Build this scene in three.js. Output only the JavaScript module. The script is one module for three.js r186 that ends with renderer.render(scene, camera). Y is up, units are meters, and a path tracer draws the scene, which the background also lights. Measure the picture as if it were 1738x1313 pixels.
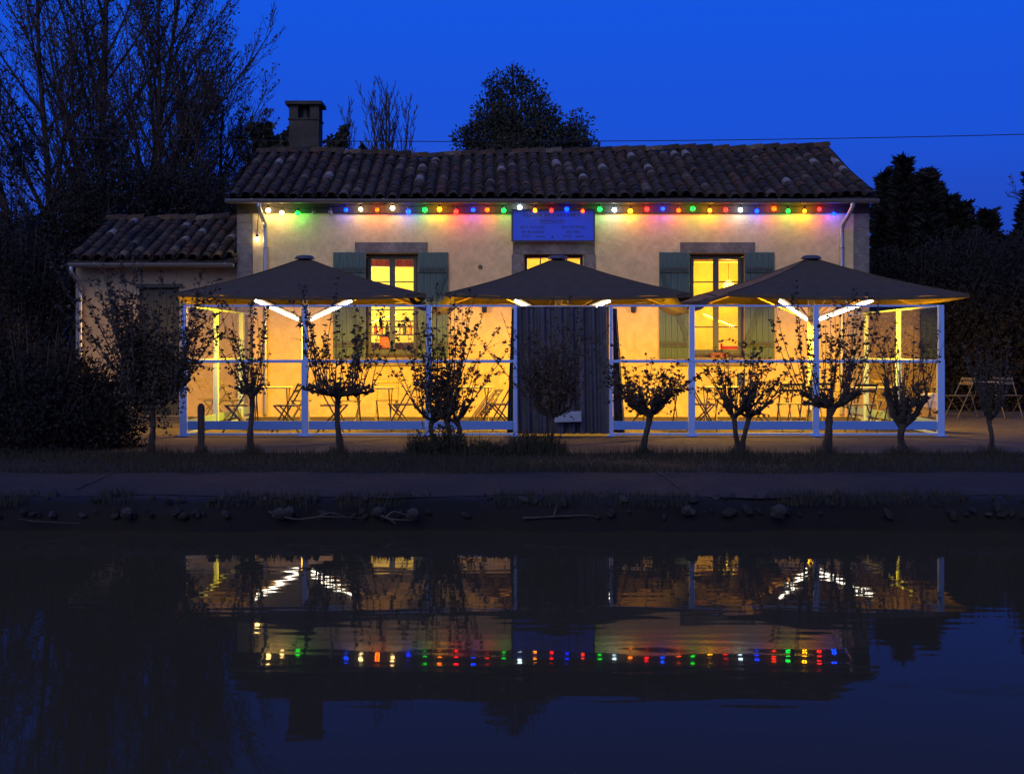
import * as THREE from 'three';
import { mergeGeometries } from 'three/addons/utils/BufferGeometryUtils.js';
import { RoundedBoxGeometry } from 'three/addons/geometries/RoundedBoxGeometry.js';
import { RectAreaLightUniformsLib } from 'three/addons/lights/RectAreaLightUniformsLib.js';

// ------------------------------------------------------------------ camera, sky, sun, exposure
const F = 2416, PX0 = 869, PY0 = 590, EYE = 1.31;          // focal length and horizon measured on the 1738 x 1313 photograph
const scene = new THREE.Scene();
const camera = new THREE.PerspectiveCamera(2 * Math.atan(656.5 / F) * 180 / Math.PI, 1738 / 1313, 0.1, 900);
camera.position.set(0, EYE, 0);
camera.setViewOffset(1738, 1313, 0, 656.5 - PY0, 1738, 1313);
const renderer = new THREE.WebGLRenderer({ antialias: true });
renderer.toneMapping = THREE.LinearToneMapping;
renderer.toneMappingExposure = 1;
renderer.shadowMap.enabled = true;
RectAreaLightUniformsLib.init();

const skyStops = [[-90, 0.0093, 0.0149, 0.0326], [0, 0.0167, 0.0512, 0.3906], [5, 0.014, 0.0651, 0.5115], [9, 0.0102, 0.0837, 0.6789], [14, 0.0074, 0.0911, 0.744], [25, 0.0074, 0.0744, 0.5766], [45, 0.0084, 0.0539, 0.3906], [90, 0.0093, 0.0418, 0.279]];
{
  const W = 512, H = 256, data = new Float32Array(W * H * 4);
  for (let r = 0; r < H; r++) {
    const el = ((r + .5) / H - .5) * 180;
    let k = 0; while (k < skyStops.length - 2 && el > skyStops[k + 1][0]) k++;
    const a = skyStops[k], b = skyStops[k + 1], t = THREE.MathUtils.smoothstep(el, a[0], b[0]);
    for (let c = 0; c < W; c++) {
      const az = (c + .5) / W * Math.PI * 2, i = (r * W + c) * 4;
      const cloud = .10 * Math.exp(-Math.pow((el - 7 - Math.sin(az * 2 + 1)) / 1.6, 2)) * (.5 + .5 * Math.sin(az * 5 + .7)) * (.6 + .4 * Math.sin(az * 17 + el * .9));
      for (let n = 0; n < 3; n++) data[i + n] = THREE.MathUtils.lerp(a[n + 1], b[n + 1], t) + Math.max(0, cloud) * [.10, .14, .35][n];
      data[i + 3] = 1;
    }
  }
  const sky = new THREE.DataTexture(data, W, H, THREE.RGBAFormat, THREE.FloatType);
  sky.mapping = THREE.EquirectangularReflectionMapping;
  sky.magFilter = THREE.LinearFilter; sky.needsUpdate = true;
  scene.background = sky; scene.environment = sky;
}
// the afterglow behind the photographer: a very wide, weak source
const sun = new THREE.DirectionalLight(new THREE.Color(1, .95, .92), .90);
sun.name = 'afterglow_sun';
sun.position.set(-14, 26, 20); sun.target.position.set(0, 0, -26);
sun.castShadow = true; sun.shadow.radius = 90;
Object.assign(sun.shadow.camera, { left: -30, right: 30, top: 25, bottom: -25, near: 1, far: 120 });
scene.add(sun, sun.target);

// ------------------------------------------------------------------ helpers
function rng(seed) { let s = seed >>> 0; return () => { s = (s + 0x6d2b79f5) | 0; let t = Math.imul(s ^ (s >>> 15), 1 | s); t = (t + Math.imul(t ^ (t >>> 7), 61 | t)) ^ t; return ((t ^ (t >>> 14)) >>> 0) / 4294967296; }; }
const V = (x, y, z) => new THREE.Vector3(x, y, z);
const X = (px, D) => (px - PX0) * D / F, Y = (py, D) => EYE - (py - PY0) * D / F;   // photo measurement -> metres at distance D
const used = {};
function numbered(n) { const k = used[n] = (used[n] ?? -1) + 1; return k ? `${n}_${String(k).padStart(3, '0')}` : n; }
function tag(o, label, category, group) { Object.assign(o.userData, { label, category }); if (group) o.userData.group = group; return o; }
function thing(name, label, category, pos = [0, 0, 0], turn = 0, group) {
  const o = new THREE.Group(); o.name = numbered(name); o.position.set(...pos); o.rotation.y = turn; scene.add(o); return tag(o, label, category, group);
}
function mesh(name, geo, mat, parent, label) {
  const g = Array.isArray(geo) ? mergeGeometries(geo.map((x) => { for (const k of Object.keys(x.attributes)) if (!['position', 'normal', 'uv'].includes(k)) x.deleteAttribute(k); return x.index ? x.toNonIndexed() : x; })) : geo;
  const m = new THREE.Mesh(g, mat); m.name = name; m.castShadow = m.receiveShadow = true;
  if (label) m.userData.label = label;
  if (parent) parent.add(m);
  return m;
}
function top(name, geo, mat, label, category, group) { const m = mesh(numbered(name), geo, mat, scene); return tag(m, label, category, group); }
function struct(name, geo, mat, label) { const m = mesh(numbered(name), geo, mat, scene, label); m.userData.kind = 'structure'; return m; }
function boxUV(g) {                                            // uv in metres, by the dominant direction of the normal
  const p = g.attributes.position, n = g.attributes.normal, uv = new Float32Array(p.count * 2);
  for (let i = 0; i < p.count; i++) {
    const ax = Math.abs(n.getX(i)), ay = Math.abs(n.getY(i)), az = Math.abs(n.getZ(i)), x = p.getX(i), y = p.getY(i), z = p.getZ(i);
    if (az >= ax && az >= ay) { uv[2 * i] = x; uv[2 * i + 1] = y; } else if (ax >= ay) { uv[2 * i] = z; uv[2 * i + 1] = y; } else { uv[2 * i] = x; uv[2 * i + 1] = z; }
  }
  g.setAttribute('uv', new THREE.BufferAttribute(uv, 2)); return g;
}
function box(w, h, d, x = 0, y = 0, z = 0, rot) {
  const g = new THREE.BoxGeometry(w, h, d); if (rot) { g.rotateX(rot[0] || 0); g.rotateY(rot[1] || 0); g.rotateZ(rot[2] || 0); }
  boxUV(g); return g.translate(x, y, z);
}
function rbox(w, h, d, x = 0, y = 0, z = 0, r = .01, rot) {
  const g = new RoundedBoxGeometry(w, h, d, 1, Math.min(r, w / 2.1, h / 2.1, d / 2.1)); if (rot) { g.rotateX(rot[0] || 0); g.rotateY(rot[1] || 0); g.rotateZ(rot[2] || 0); }
  boxUV(g); return g.translate(x, y, z);
}
function cyl(r0, r1, h, seg, x, y, z) { return new THREE.CylinderGeometry(r1, r0, h, seg).translate(x, y + h / 2, z); }
function rod(a, b, r, seg = 6) {
  const d = b.clone().sub(a), L = d.length(), g = new THREE.CylinderGeometry(r, r, L, seg);
  g.applyQuaternion(new THREE.Quaternion().setFromUnitVectors(V(0, 1, 0), d.normalize())); return g.translate((a.x + b.x) / 2, (a.y + b.y) / 2, (a.z + b.z) / 2);
}
function bar(a, b, w, h) {                                      // flat bar with a rectangular section
  const d = b.clone().sub(a), L = d.length(), g = new THREE.BoxGeometry(w, L, h);
  g.applyQuaternion(new THREE.Quaternion().setFromUnitVectors(V(0, 1, 0), d.normalize())); return boxUV(g).translate((a.x + b.x) / 2, (a.y + b.y) / 2, (a.z + b.z) / 2);
}
function pipe(pts, r, seg = 40, sides = 8) { return new THREE.TubeGeometry(new THREE.CatmullRomCurve3(pts, false, 'catmullrom', .3), seg, r, sides, false); }

class GB {                                                      // collects many small pieces into one geometry
  constructor() { this.p = []; this.n = []; this.u = []; this.i = []; }
  tube(pts, radii, sides = 5) {
    const base = this.p.length / 3, up = V(0, 1, 0), alt = V(1, 0, 0), t = V(0, 0, 0), a = V(0, 0, 0), b = V(0, 0, 0); let run = 0;
    for (let k = 0; k < pts.length; k++) {
      t.copy(pts[Math.min(k + 1, pts.length - 1)]).sub(pts[Math.max(k - 1, 0)]).normalize();
      a.crossVectors(t, Math.abs(t.y) > .9 ? alt : up).normalize(); b.crossVectors(t, a);
      if (k) run += pts[k].distanceTo(pts[k - 1]);
      for (let s = 0; s < sides; s++) {
        const th = s / sides * Math.PI * 2, c = Math.cos(th), d = Math.sin(th), nx = a.x * c + b.x * d, ny = a.y * c + b.y * d, nz = a.z * c + b.z * d;
        this.p.push(pts[k].x + nx * radii[k], pts[k].y + ny * radii[k], pts[k].z + nz * radii[k]); this.n.push(nx, ny, nz); this.u.push(s / sides * .5, run);
      }
    }
    for (let k = 0; k < pts.length - 1; k++) for (let s = 0; s < sides; s++) {
      const q = base + k * sides + s, w = base + k * sides + (s + 1) % sides; this.i.push(q, w, q + sides, w, w + sides, q + sides);
    }
  }
  leaf(x, y, z, dx, dy, dz, L, W, rand) {                        // a folded pointed leaf: two triangles
    let l = Math.hypot(dx, dy, dz) || 1; dx /= l; dy /= l; dz /= l;
    let sx = rand() - .5, sy = rand() - .5, sz = rand() - .5; const dot = sx * dx + sy * dy + sz * dz; sx -= dot * dx; sy -= dot * dy; sz -= dot * dz; l = Math.hypot(sx, sy, sz) || 1; sx /= l; sy /= l; sz /= l;
    const nx = dy * sz - dz * sy, ny = dz * sx - dx * sz, nz = dx * sy - dy * sx, f = .18 * W, b = this.p.length / 3, m = L * .45;
    this.p.push(x, y, z, x + dx * m + sx * W / 2 + nx * f, y + dy * m + sy * W / 2 + ny * f, z + dz * m + sz * W / 2 + nz * f, x + dx * L, y + dy * L, z + dz * L, x + dx * m - sx * W / 2 + nx * f, y + dy * m - sy * W / 2 + ny * f, z + dz * m - sz * W / 2 + nz * f);
    for (let k = 0; k < 4; k++) this.n.push(nx, ny, nz);
    this.u.push(.5, 0, 1, .45, .5, 1, 0, .45); this.i.push(b, b + 2, b + 1, b, b + 3, b + 2);
  }
  blade(x, y, z, lean, dir, h, w) {
    const b = this.p.length / 3, c = Math.cos(dir), s = Math.sin(dir);
    this.p.push(x - c * w / 2, y, z - s * w / 2, x + c * w / 2, y, z + s * w / 2, x - s * lean, y + h, z + c * lean);
    for (let k = 0; k < 3; k++) this.n.push(-s, .3, c); this.u.push(0, 0, 1, 0, .5, 1); this.i.push(b, b + 1, b + 2);
  }
  geo() {
    const g = new THREE.BufferGeometry();
    g.setAttribute('position', new THREE.BufferAttribute(new Float32Array(this.p), 3)); g.setAttribute('normal', new THREE.BufferAttribute(new Float32Array(this.n), 3)); g.setAttribute('uv', new THREE.BufferAttribute(new Float32Array(this.u), 2));
    g.setIndex(new THREE.BufferAttribute(new Uint32Array(this.i), 1)); return g;
  }
}
// grid surface from a function (u, v) -> Vector3, uv given in metres by (us, vs)
function sheet(fn, nu, nv, us = 1, vs = 1) {
  const p = [], uv = [], idx = [];
  for (let j = 0; j <= nv; j++) for (let i = 0; i <= nu; i++) { const q = fn(i / nu, j / nv); p.push(q.x, q.y, q.z); uv.push(i / nu * us, j / nv * vs); }
  for (let j = 0; j < nv; j++) for (let i = 0; i < nu; i++) { const a = j * (nu + 1) + i, b = a + 1, c = a + nu + 1, d = c + 1; idx.push(a, b, d, a, d, c); }
  const g = new THREE.BufferGeometry(); g.setAttribute('position', new THREE.Float32BufferAttribute(p, 3)); g.setAttribute('uv', new THREE.Float32BufferAttribute(uv, 2)); g.setIndex(idx); g.computeVertexNormals(); return g;
}

// ------------------------------------------------------------------ computed textures
function periodic(seed, cells) { const r = rng(seed), t = Float32Array.from({ length: cells * cells }, () => r()); return (x, y) => { const ix = Math.floor(x), iy = Math.floor(y), fx = x - ix, fy = y - iy, sx = fx * fx * (3 - 2 * fx), sy = fy * fy * (3 - 2 * fy), g = (a, b) => t[(((b % cells) + cells) % cells) * cells + ((a % cells) + cells) % cells]; return (g(ix, iy) * (1 - sx) + g(ix + 1, iy) * sx) * (1 - sy) + (g(ix, iy + 1) * (1 - sx) + g(ix + 1, iy + 1) * sx) * sy; }; }
function tex(size, metres, fn, srgb) {                           // fn(u, v) in 0..1 -> number or [r, g, b]
  const d = new Uint8Array(size * size * 4);
  for (let y = 0; y < size; y++) for (let x = 0; x < size; x++) { const v = fn(x / size, y / size), i = (y * size + x) * 4; for (let c = 0; c < 3; c++) d[i + c] = Math.max(0, Math.min(255, 255 * (typeof v === 'number' ? v : v[c]))); d[i + 3] = 255; }
  const t = new THREE.DataTexture(d, size, size); t.wrapS = t.wrapT = THREE.RepeatWrapping; t.magFilter = THREE.LinearFilter; if (srgb) t.colorSpace = THREE.SRGBColorSpace; t.repeat.set(1 / metres, 1 / metres); t.needsUpdate = true; return t;
}
function fbm(seed, base, oct) { const l = Array.from({ length: oct }, (_, k) => periodic(seed + k * 17, base << k)); return (u, v) => { let s = 0, a = 1, w = 0; for (let k = 0; k < oct; k++) { s += a * l[k](u * (base << k), v * (base << k)); w += a; a *= .55; } return s / w; }; }
const nA = fbm(3, 4, 6), nB = fbm(91, 8, 5), nC = fbm(211, 32, 4), nD = fbm(57, 2, 5);
const T = {
  plaster: tex(512, 3.1, (u, v) => { const k = .86 + .07 * nA(u, v) + .16 * (nC(u, v) - .5) - .05 * Math.max(0, nD(u, v) - .58); return [k, k * .985, k * .96]; }, true),
  plasterBump: tex(512, 1.1, (u, v) => .6 * nC(u, v) + .4 * nB(u, v)),
  gravel: tex(512, 2.3, (u, v) => { const k = .62 + .5 * (nC(u, v) - .5) + .35 * (nA(u, v) - .5) + .12; return [k, k * .98, k * .95]; }, true),
  gravelBump: tex(512, 1.3, (u, v) => nC(u, v)),
  clay: tex(256, .9, (u, v) => { const k = .62 + .55 * (nA(u, v) - .5) + .35 * (nC(u, v) - .5) + .12, l = nB(u, v) > .62 ? .12 : 0; return [k + l, k + l * 1.05, k + l]; }, true),
  stone: tex(256, 1.1, (u, v) => { const k = .75 + .4 * (nA(u, v) - .5) + .25 * (nC(u, v) - .5); return [k, k, k * .98]; }, true),
  wood: tex(256, .8, (u, v) => .72 + .35 * (nB(u * 4 % 1, v * .25) - .5) + .2 * (nC(u, v * .25) - .5), true),
  bark: tex(256, .6, (u, v) => .6 + .8 * (nB(u, v * .5) - .5) + .15, true),
  cloth: tex(256, .5, (u, v) => .85 + .1 * Math.sin(u * 256 * Math.PI / 2) * Math.sin(v * 256 * Math.PI / 2) + .2 * (nA(u, v) - .5), true),
  soil: tex(512, 3.7, (u, v) => { const k = .6 + .7 * (nA(u, v) - .5) + .35 * (nC(u, v) - .5); return [k, k, k * .9]; }, true),
};
const rep = (t, m) => { const c = t.clone(); c.repeat.set(1 / m, 1 / m); c.needsUpdate = true; return c; };
function mat(color, o = {}) { const m = new THREE.MeshStandardMaterial({ roughness: .85, ...o }); m.color.setRGB(...color); return m; }
function phys(color, o = {}) { const m = new THREE.MeshPhysicalMaterial({ roughness: .85, ...o }); m.color.setRGB(...color); return m; }
const M = {
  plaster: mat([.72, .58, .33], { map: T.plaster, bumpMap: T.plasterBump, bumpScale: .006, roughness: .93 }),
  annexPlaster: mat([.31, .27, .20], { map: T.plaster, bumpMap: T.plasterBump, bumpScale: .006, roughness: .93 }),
  stone: mat([.25, .24, .24], { map: T.stone, bumpMap: T.stone, bumpScale: .004, roughness: .9 }),
  sill: mat([.40, .36, .29], { map: T.stone, bumpMap: T.stone, bumpScale: .004 }),
  fascia: mat([.05, .034, .026], { map: T.wood, roughness: .8 }),
  zinc: mat([.15, .16, .18], { metalness: .5, roughness: .42 }),
  pipe: mat([.34, .36, .40], { metalness: .6, roughness: .32 }),
  tealShade: mat([.045, .115, .11], { map: T.wood, roughness: .6 }),  // shutter battens and braces: shadow lines put into the colour as darker teal
  teal: mat([.085, .19, .18], { map: T.wood, bumpMap: T.wood, bumpScale: .002, roughness: .6 }),
  tealFrame: mat([.10, .15, .13], { map: T.wood, roughness: .55 }),
  darkWood: mat([.055, .042, .034], { map: T.wood, roughness: .6 }),
  annexDoor: mat([.045, .055, .052], { map: T.wood, roughness: .7 }),
  glass: phys([1, 1, 1], { transmission: 1, thickness: 0, roughness: 0, ior: 1.5 }),
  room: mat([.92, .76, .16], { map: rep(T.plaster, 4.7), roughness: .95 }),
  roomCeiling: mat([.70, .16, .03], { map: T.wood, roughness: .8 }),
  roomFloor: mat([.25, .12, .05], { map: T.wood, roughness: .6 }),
  frame: mat([.27, .43, .80], { roughness: .35 }),  // white windbreak frame with the blue of the skylight put into its colour
  panel: mat([.13, .28, .66], { roughness: .4 }),  // white kick panels, skylight blue likewise put into the colour
  canopy: mat([.105, .077, .042], { map: T.cloth, bumpMap: T.cloth, bumpScale: .0006, roughness: .95 }),
  gutterCloth: mat([.04, .032, .024], { map: T.cloth, roughness: .95 }),
  pole: mat([.78, .76, .70], { roughness: .4 }),
  rib: mat([.14, .10, .07], { roughness: .5 }),
  steel: mat([.45, .46, .48], { metalness: .8, roughness: .35 }),
  concrete: mat([.3, .29, .28], { map: T.stone }),
  tarp: mat([.085, .09, .125], { map: T.cloth, roughness: .8 }),
  drape: mat([.018, .018, .024], { roughness: .6 }),
  white: mat([.30, .34, .42], { roughness: .5 }),
  chair: mat([.05, .05, .042], { roughness: .45 }),
  slat: mat([.16, .15, .12], { map: T.wood, roughness: .5 }),
  table: mat([.24, .23, .20], { roughness: .4 }),
  bark: mat([.060, .045, .036], { map: T.bark, bumpMap: T.bark, bumpScale: .01, roughness: .95 }),
  youngBark: mat([.055, .044, .037], { map: T.bark, bumpMap: T.bark, bumpScale: .006, roughness: .95 }),
  twig: mat([.052, .042, .038], { roughness: .95 }),
  leafDark: mat([.044, .035, .021], { roughness: .75, side: THREE.DoubleSide }),
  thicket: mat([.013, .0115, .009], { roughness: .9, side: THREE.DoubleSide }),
  leafBrown: mat([.062, .044, .026], { roughness: .8, side: THREE.DoubleSide }),
  leafGreen: mat([.030, .034, .018], { roughness: .75, side: THREE.DoubleSide }),
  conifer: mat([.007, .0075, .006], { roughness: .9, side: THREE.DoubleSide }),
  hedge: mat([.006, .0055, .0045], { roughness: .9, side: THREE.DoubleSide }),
  grass: mat([.022, .022, .009], { roughness: .9, side: THREE.DoubleSide }),
  gravel: mat([.094, .092, .076], { map: T.gravel, bumpMap: T.gravelBump, bumpScale: .012, roughness: .97 }),
  path: mat([.040, .028, .016], { map: T.gravel, bumpMap: T.gravelBump, bumpScale: .018, roughness: .97 }),
  soil: mat([.014, .011, .006], { map: T.soil, bumpMap: T.soil, bumpScale: .03, roughness: .98 }),
  pebble: mat([.026, .021, .018], { map: T.stone, roughness: .9 }),
  paleRock: mat([.055, .052, .05], { map: T.stone, roughness: .9 }),
  stick: mat([.10, .085, .07], { map: T.bark, roughness: .9 }),
  wire: mat([.012, .012, .014], { roughness: .7 }),
};

// ------------------------------------------------------------------ ground, canal, path
const WATER = -.31, wob = (x, k) => .05 * Math.sin(x * 1.7 + k) + .035 * Math.sin(x * 4.1 + 2 * k) + .02 * Math.sin(x * 9.7 + 3 * k);
{
  const prof = [[12.30, -.75], [12.52, -.40], [12.60, -.29], [12.66, -.17], [12.76, -.075], [12.95, -.05], [15.3, -.045], [16.2, -.02], [17.6, -.012], [21, -.008], [28, -.008], [45, -.008], [120, -.01], [480, -.01]];
  const xs = []; for (let x = -14; x <= 14; x += .22) xs.push(x); const all = [-480, -120, -50, -25, ...xs, 25, 50, 120, 480];
  const p = [], uv = [], idx = [], r = rng(5);
  for (const [D, h] of prof) for (const x of all) { const e = D < 12.8 ? 1 : 0; p.push(x, h + e * (r() - .5) * .035, -D + e * wob(x, D)); uv.push(x, D + h); }
  const n = all.length; for (let j = 0; j < prof.length - 1; j++) for (let i = 0; i < n - 1; i++) { const a = j * n + i; idx.push(a, a + 1, a + n + 1, a, a + n + 1, a + n); }
  const g = new THREE.BufferGeometry(); g.setAttribute('position', new THREE.Float32BufferAttribute(p, 3)); g.setAttribute('uv', new THREE.Float32BufferAttribute(uv, 2)); g.setIndex(idx); g.computeVertexNormals();
  struct('ground', g, M.soil);
  const flat = (d0, d1, y0, y1, w0, w1, k) => sheet((u, v) => { const x = (u - .5) * 60, D = d0 + (d1 - d0) * v + (v < .01 || v > .99 ? 2 * wob(x, k + v * 5) : 0); return V(x, y0 + (y1 - y0) * v, -D); }, 160, 8, 60, d1 - d0);
  struct('towpath', flat(12.98, 15.35, -.044, -.036, 0, 0, 1), M.path, 'dark compacted gravel towpath along the canal');
  struct('terrace_ground', flat(17.75, 34, -.004, 0, 0, 0, 4), M.gravel, 'pale gravel terrace in front of the house');
  const near = sheet((u, v) => V((u - .5) * 600, v < .02 ? -.9 : -.06, 1.2 + v * 90), 4, 12, 600, 90); struct('near_bank', near, M.soil, 'grassy bank on the near side of the canal');
}
{
  const S = 512, data = new Float32Array(S * S * 4), w = [], r = rng(77);
  for (let k = 0; k < 46; k++) { const fx = Math.round((r() - .5) * 26), fy = Math.round((r() * .9 + .1) * 40) * (r() < .5 ? 1 : -1), q = Math.hypot(fx, fy); w.push([fx, fy, r() * 6.283, 1 / Math.pow(q, 1.15)]); }
  for (let y = 0; y < S; y++) for (let x = 0; x < S; x++) { let h = 0; for (const [a, b, c, d] of w) h += d * Math.sin((a * x + b * y) / S * 2 * Math.PI + c); const i = (y * S + x) * 4; data[i] = data[i + 1] = data[i + 2] = .5 + .25 * h; data[i + 3] = 1; }
  const t = new THREE.DataTexture(data, S, S, THREE.RGBAFormat, THREE.FloatType); t.wrapS = t.wrapT = THREE.RepeatWrapping; t.magFilter = THREE.LinearFilter; t.repeat.set(1 / 7, 1 / 4.5); t.needsUpdate = true;
  const water = phys([.052, .042, .022], { specularColor: new THREE.Color().setRGB(1, .84, .60), roughness: .02, ior: 1.33, specularIntensity: .032, bumpMap: t, bumpScale: .0017 });
  const g = new THREE.PlaneGeometry(600, 15.5); g.rotateX(-Math.PI / 2).translate(0, WATER, -5.2);
  const p = g.attributes.position, uv = g.attributes.uv; for (let i = 0; i < p.count; i++) uv.setXY(i, p.getX(i), p.getZ(i));
  struct('canal_water', g, water, 'still dark canal water mirroring the lights');
}
// grass strip between path and terrace
{
  const r = rng(12), b = new GB();
  for (let k = 0; k < 42000; k++) {
    const x = (r() - .5) * 21, v = r(), D = 15.3 + 2.35 * v + wob(x, 6), patch = .5 + .5 * Math.sin(x * 1.3 + D * 2.1) * Math.sin(x * .37 + 1);
    b.blade(x, -.045 + .035 * v, -D, (r() - .5) * .12, r() * 6.28, (.03 + .07 * r()) * (.5 + .8 * patch) + (v > .9 ? .02 : 0), .010);
  }
  for (let k = 0; k < 9000; k++) { const x = (r() - .5) * 16, D = 12.62 + r() * .5 + wob(x, 2); if (Math.sin(x * 2.3) + Math.sin(x * 5.1 + 1) < -.2) continue; b.blade(x, -.10 + (D - 12.62) * .1, -D, (r() - .5) * .10, r() * 6.28, .04 + .06 * r(), .010); }
  const g = mesh('grass', b.geo(), M.grass, scene, 'short rough grass between towpath and terrace'); g.userData.kind = 'stuff'; g.userData.category = 'grass';
}
// stones set along the edge of the bank
{
  const r = rng(31), stones = [0, 1, 2, 3].map((k) => { const g = new THREE.IcosahedronGeometry(1, 1), p = g.attributes.position, q = rng(k + 4), cache = {}; for (let i = 0; i < p.count; i++) { const key = [p.getX(i), p.getY(i), p.getZ(i)].map((c) => c.toFixed(2)).join(); cache[key] ??= .78 + .4 * q(); p.setXYZ(i, p.getX(i) * cache[key], p.getY(i) * cache[key], p.getZ(i) * cache[key]); } g.computeVertexNormals(); return g; });
  const edge = new THREE.Group(); edge.name = 'bank_edging'; edge.userData.kind = 'structure'; edge.userData.label = 'loose stones along the top of the canal bank'; scene.add(edge);
  for (let k = 0; k < 190; k++) {
    const px = r() * 1780 - 20, s = .012 + .032 * Math.pow(r(), 2), low = r() < .35, D = low ? 12.62 : 12.72 + r() * .32, x = X(px, D);
    const m = mesh('stone', stones[k % 4], M.pebble, edge); m.material = r() < .12 ? M.paleRock : M.pebble;
    m.position.set(x, (low ? -.13 - .06 * r() : -.055) + s * .25, -D + wob(x, 12.7)); m.scale.set(s * (1 + r()), s * (.6 + .3 * r()), s * (.8 + .4 * r())); m.rotation.set(r(), r() * 6, r());
  }
  for (const [px, py, s] of [[215, 870, .055], [473, 871, .06], [490, 868, .05], [1320, 868, .075], [1165, 866, .05], [700, 872, .06], [640, 868, .05]]) { const D = 12.58, m = mesh('stone', stones[1], M.paleRock, edge, px === 1320 ? 'palest round stone in the bank' : undefined); m.position.set(X(px, D), Y(py, D), -D + .02); m.scale.set(s, s * .9, s * .8); }
}

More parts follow.
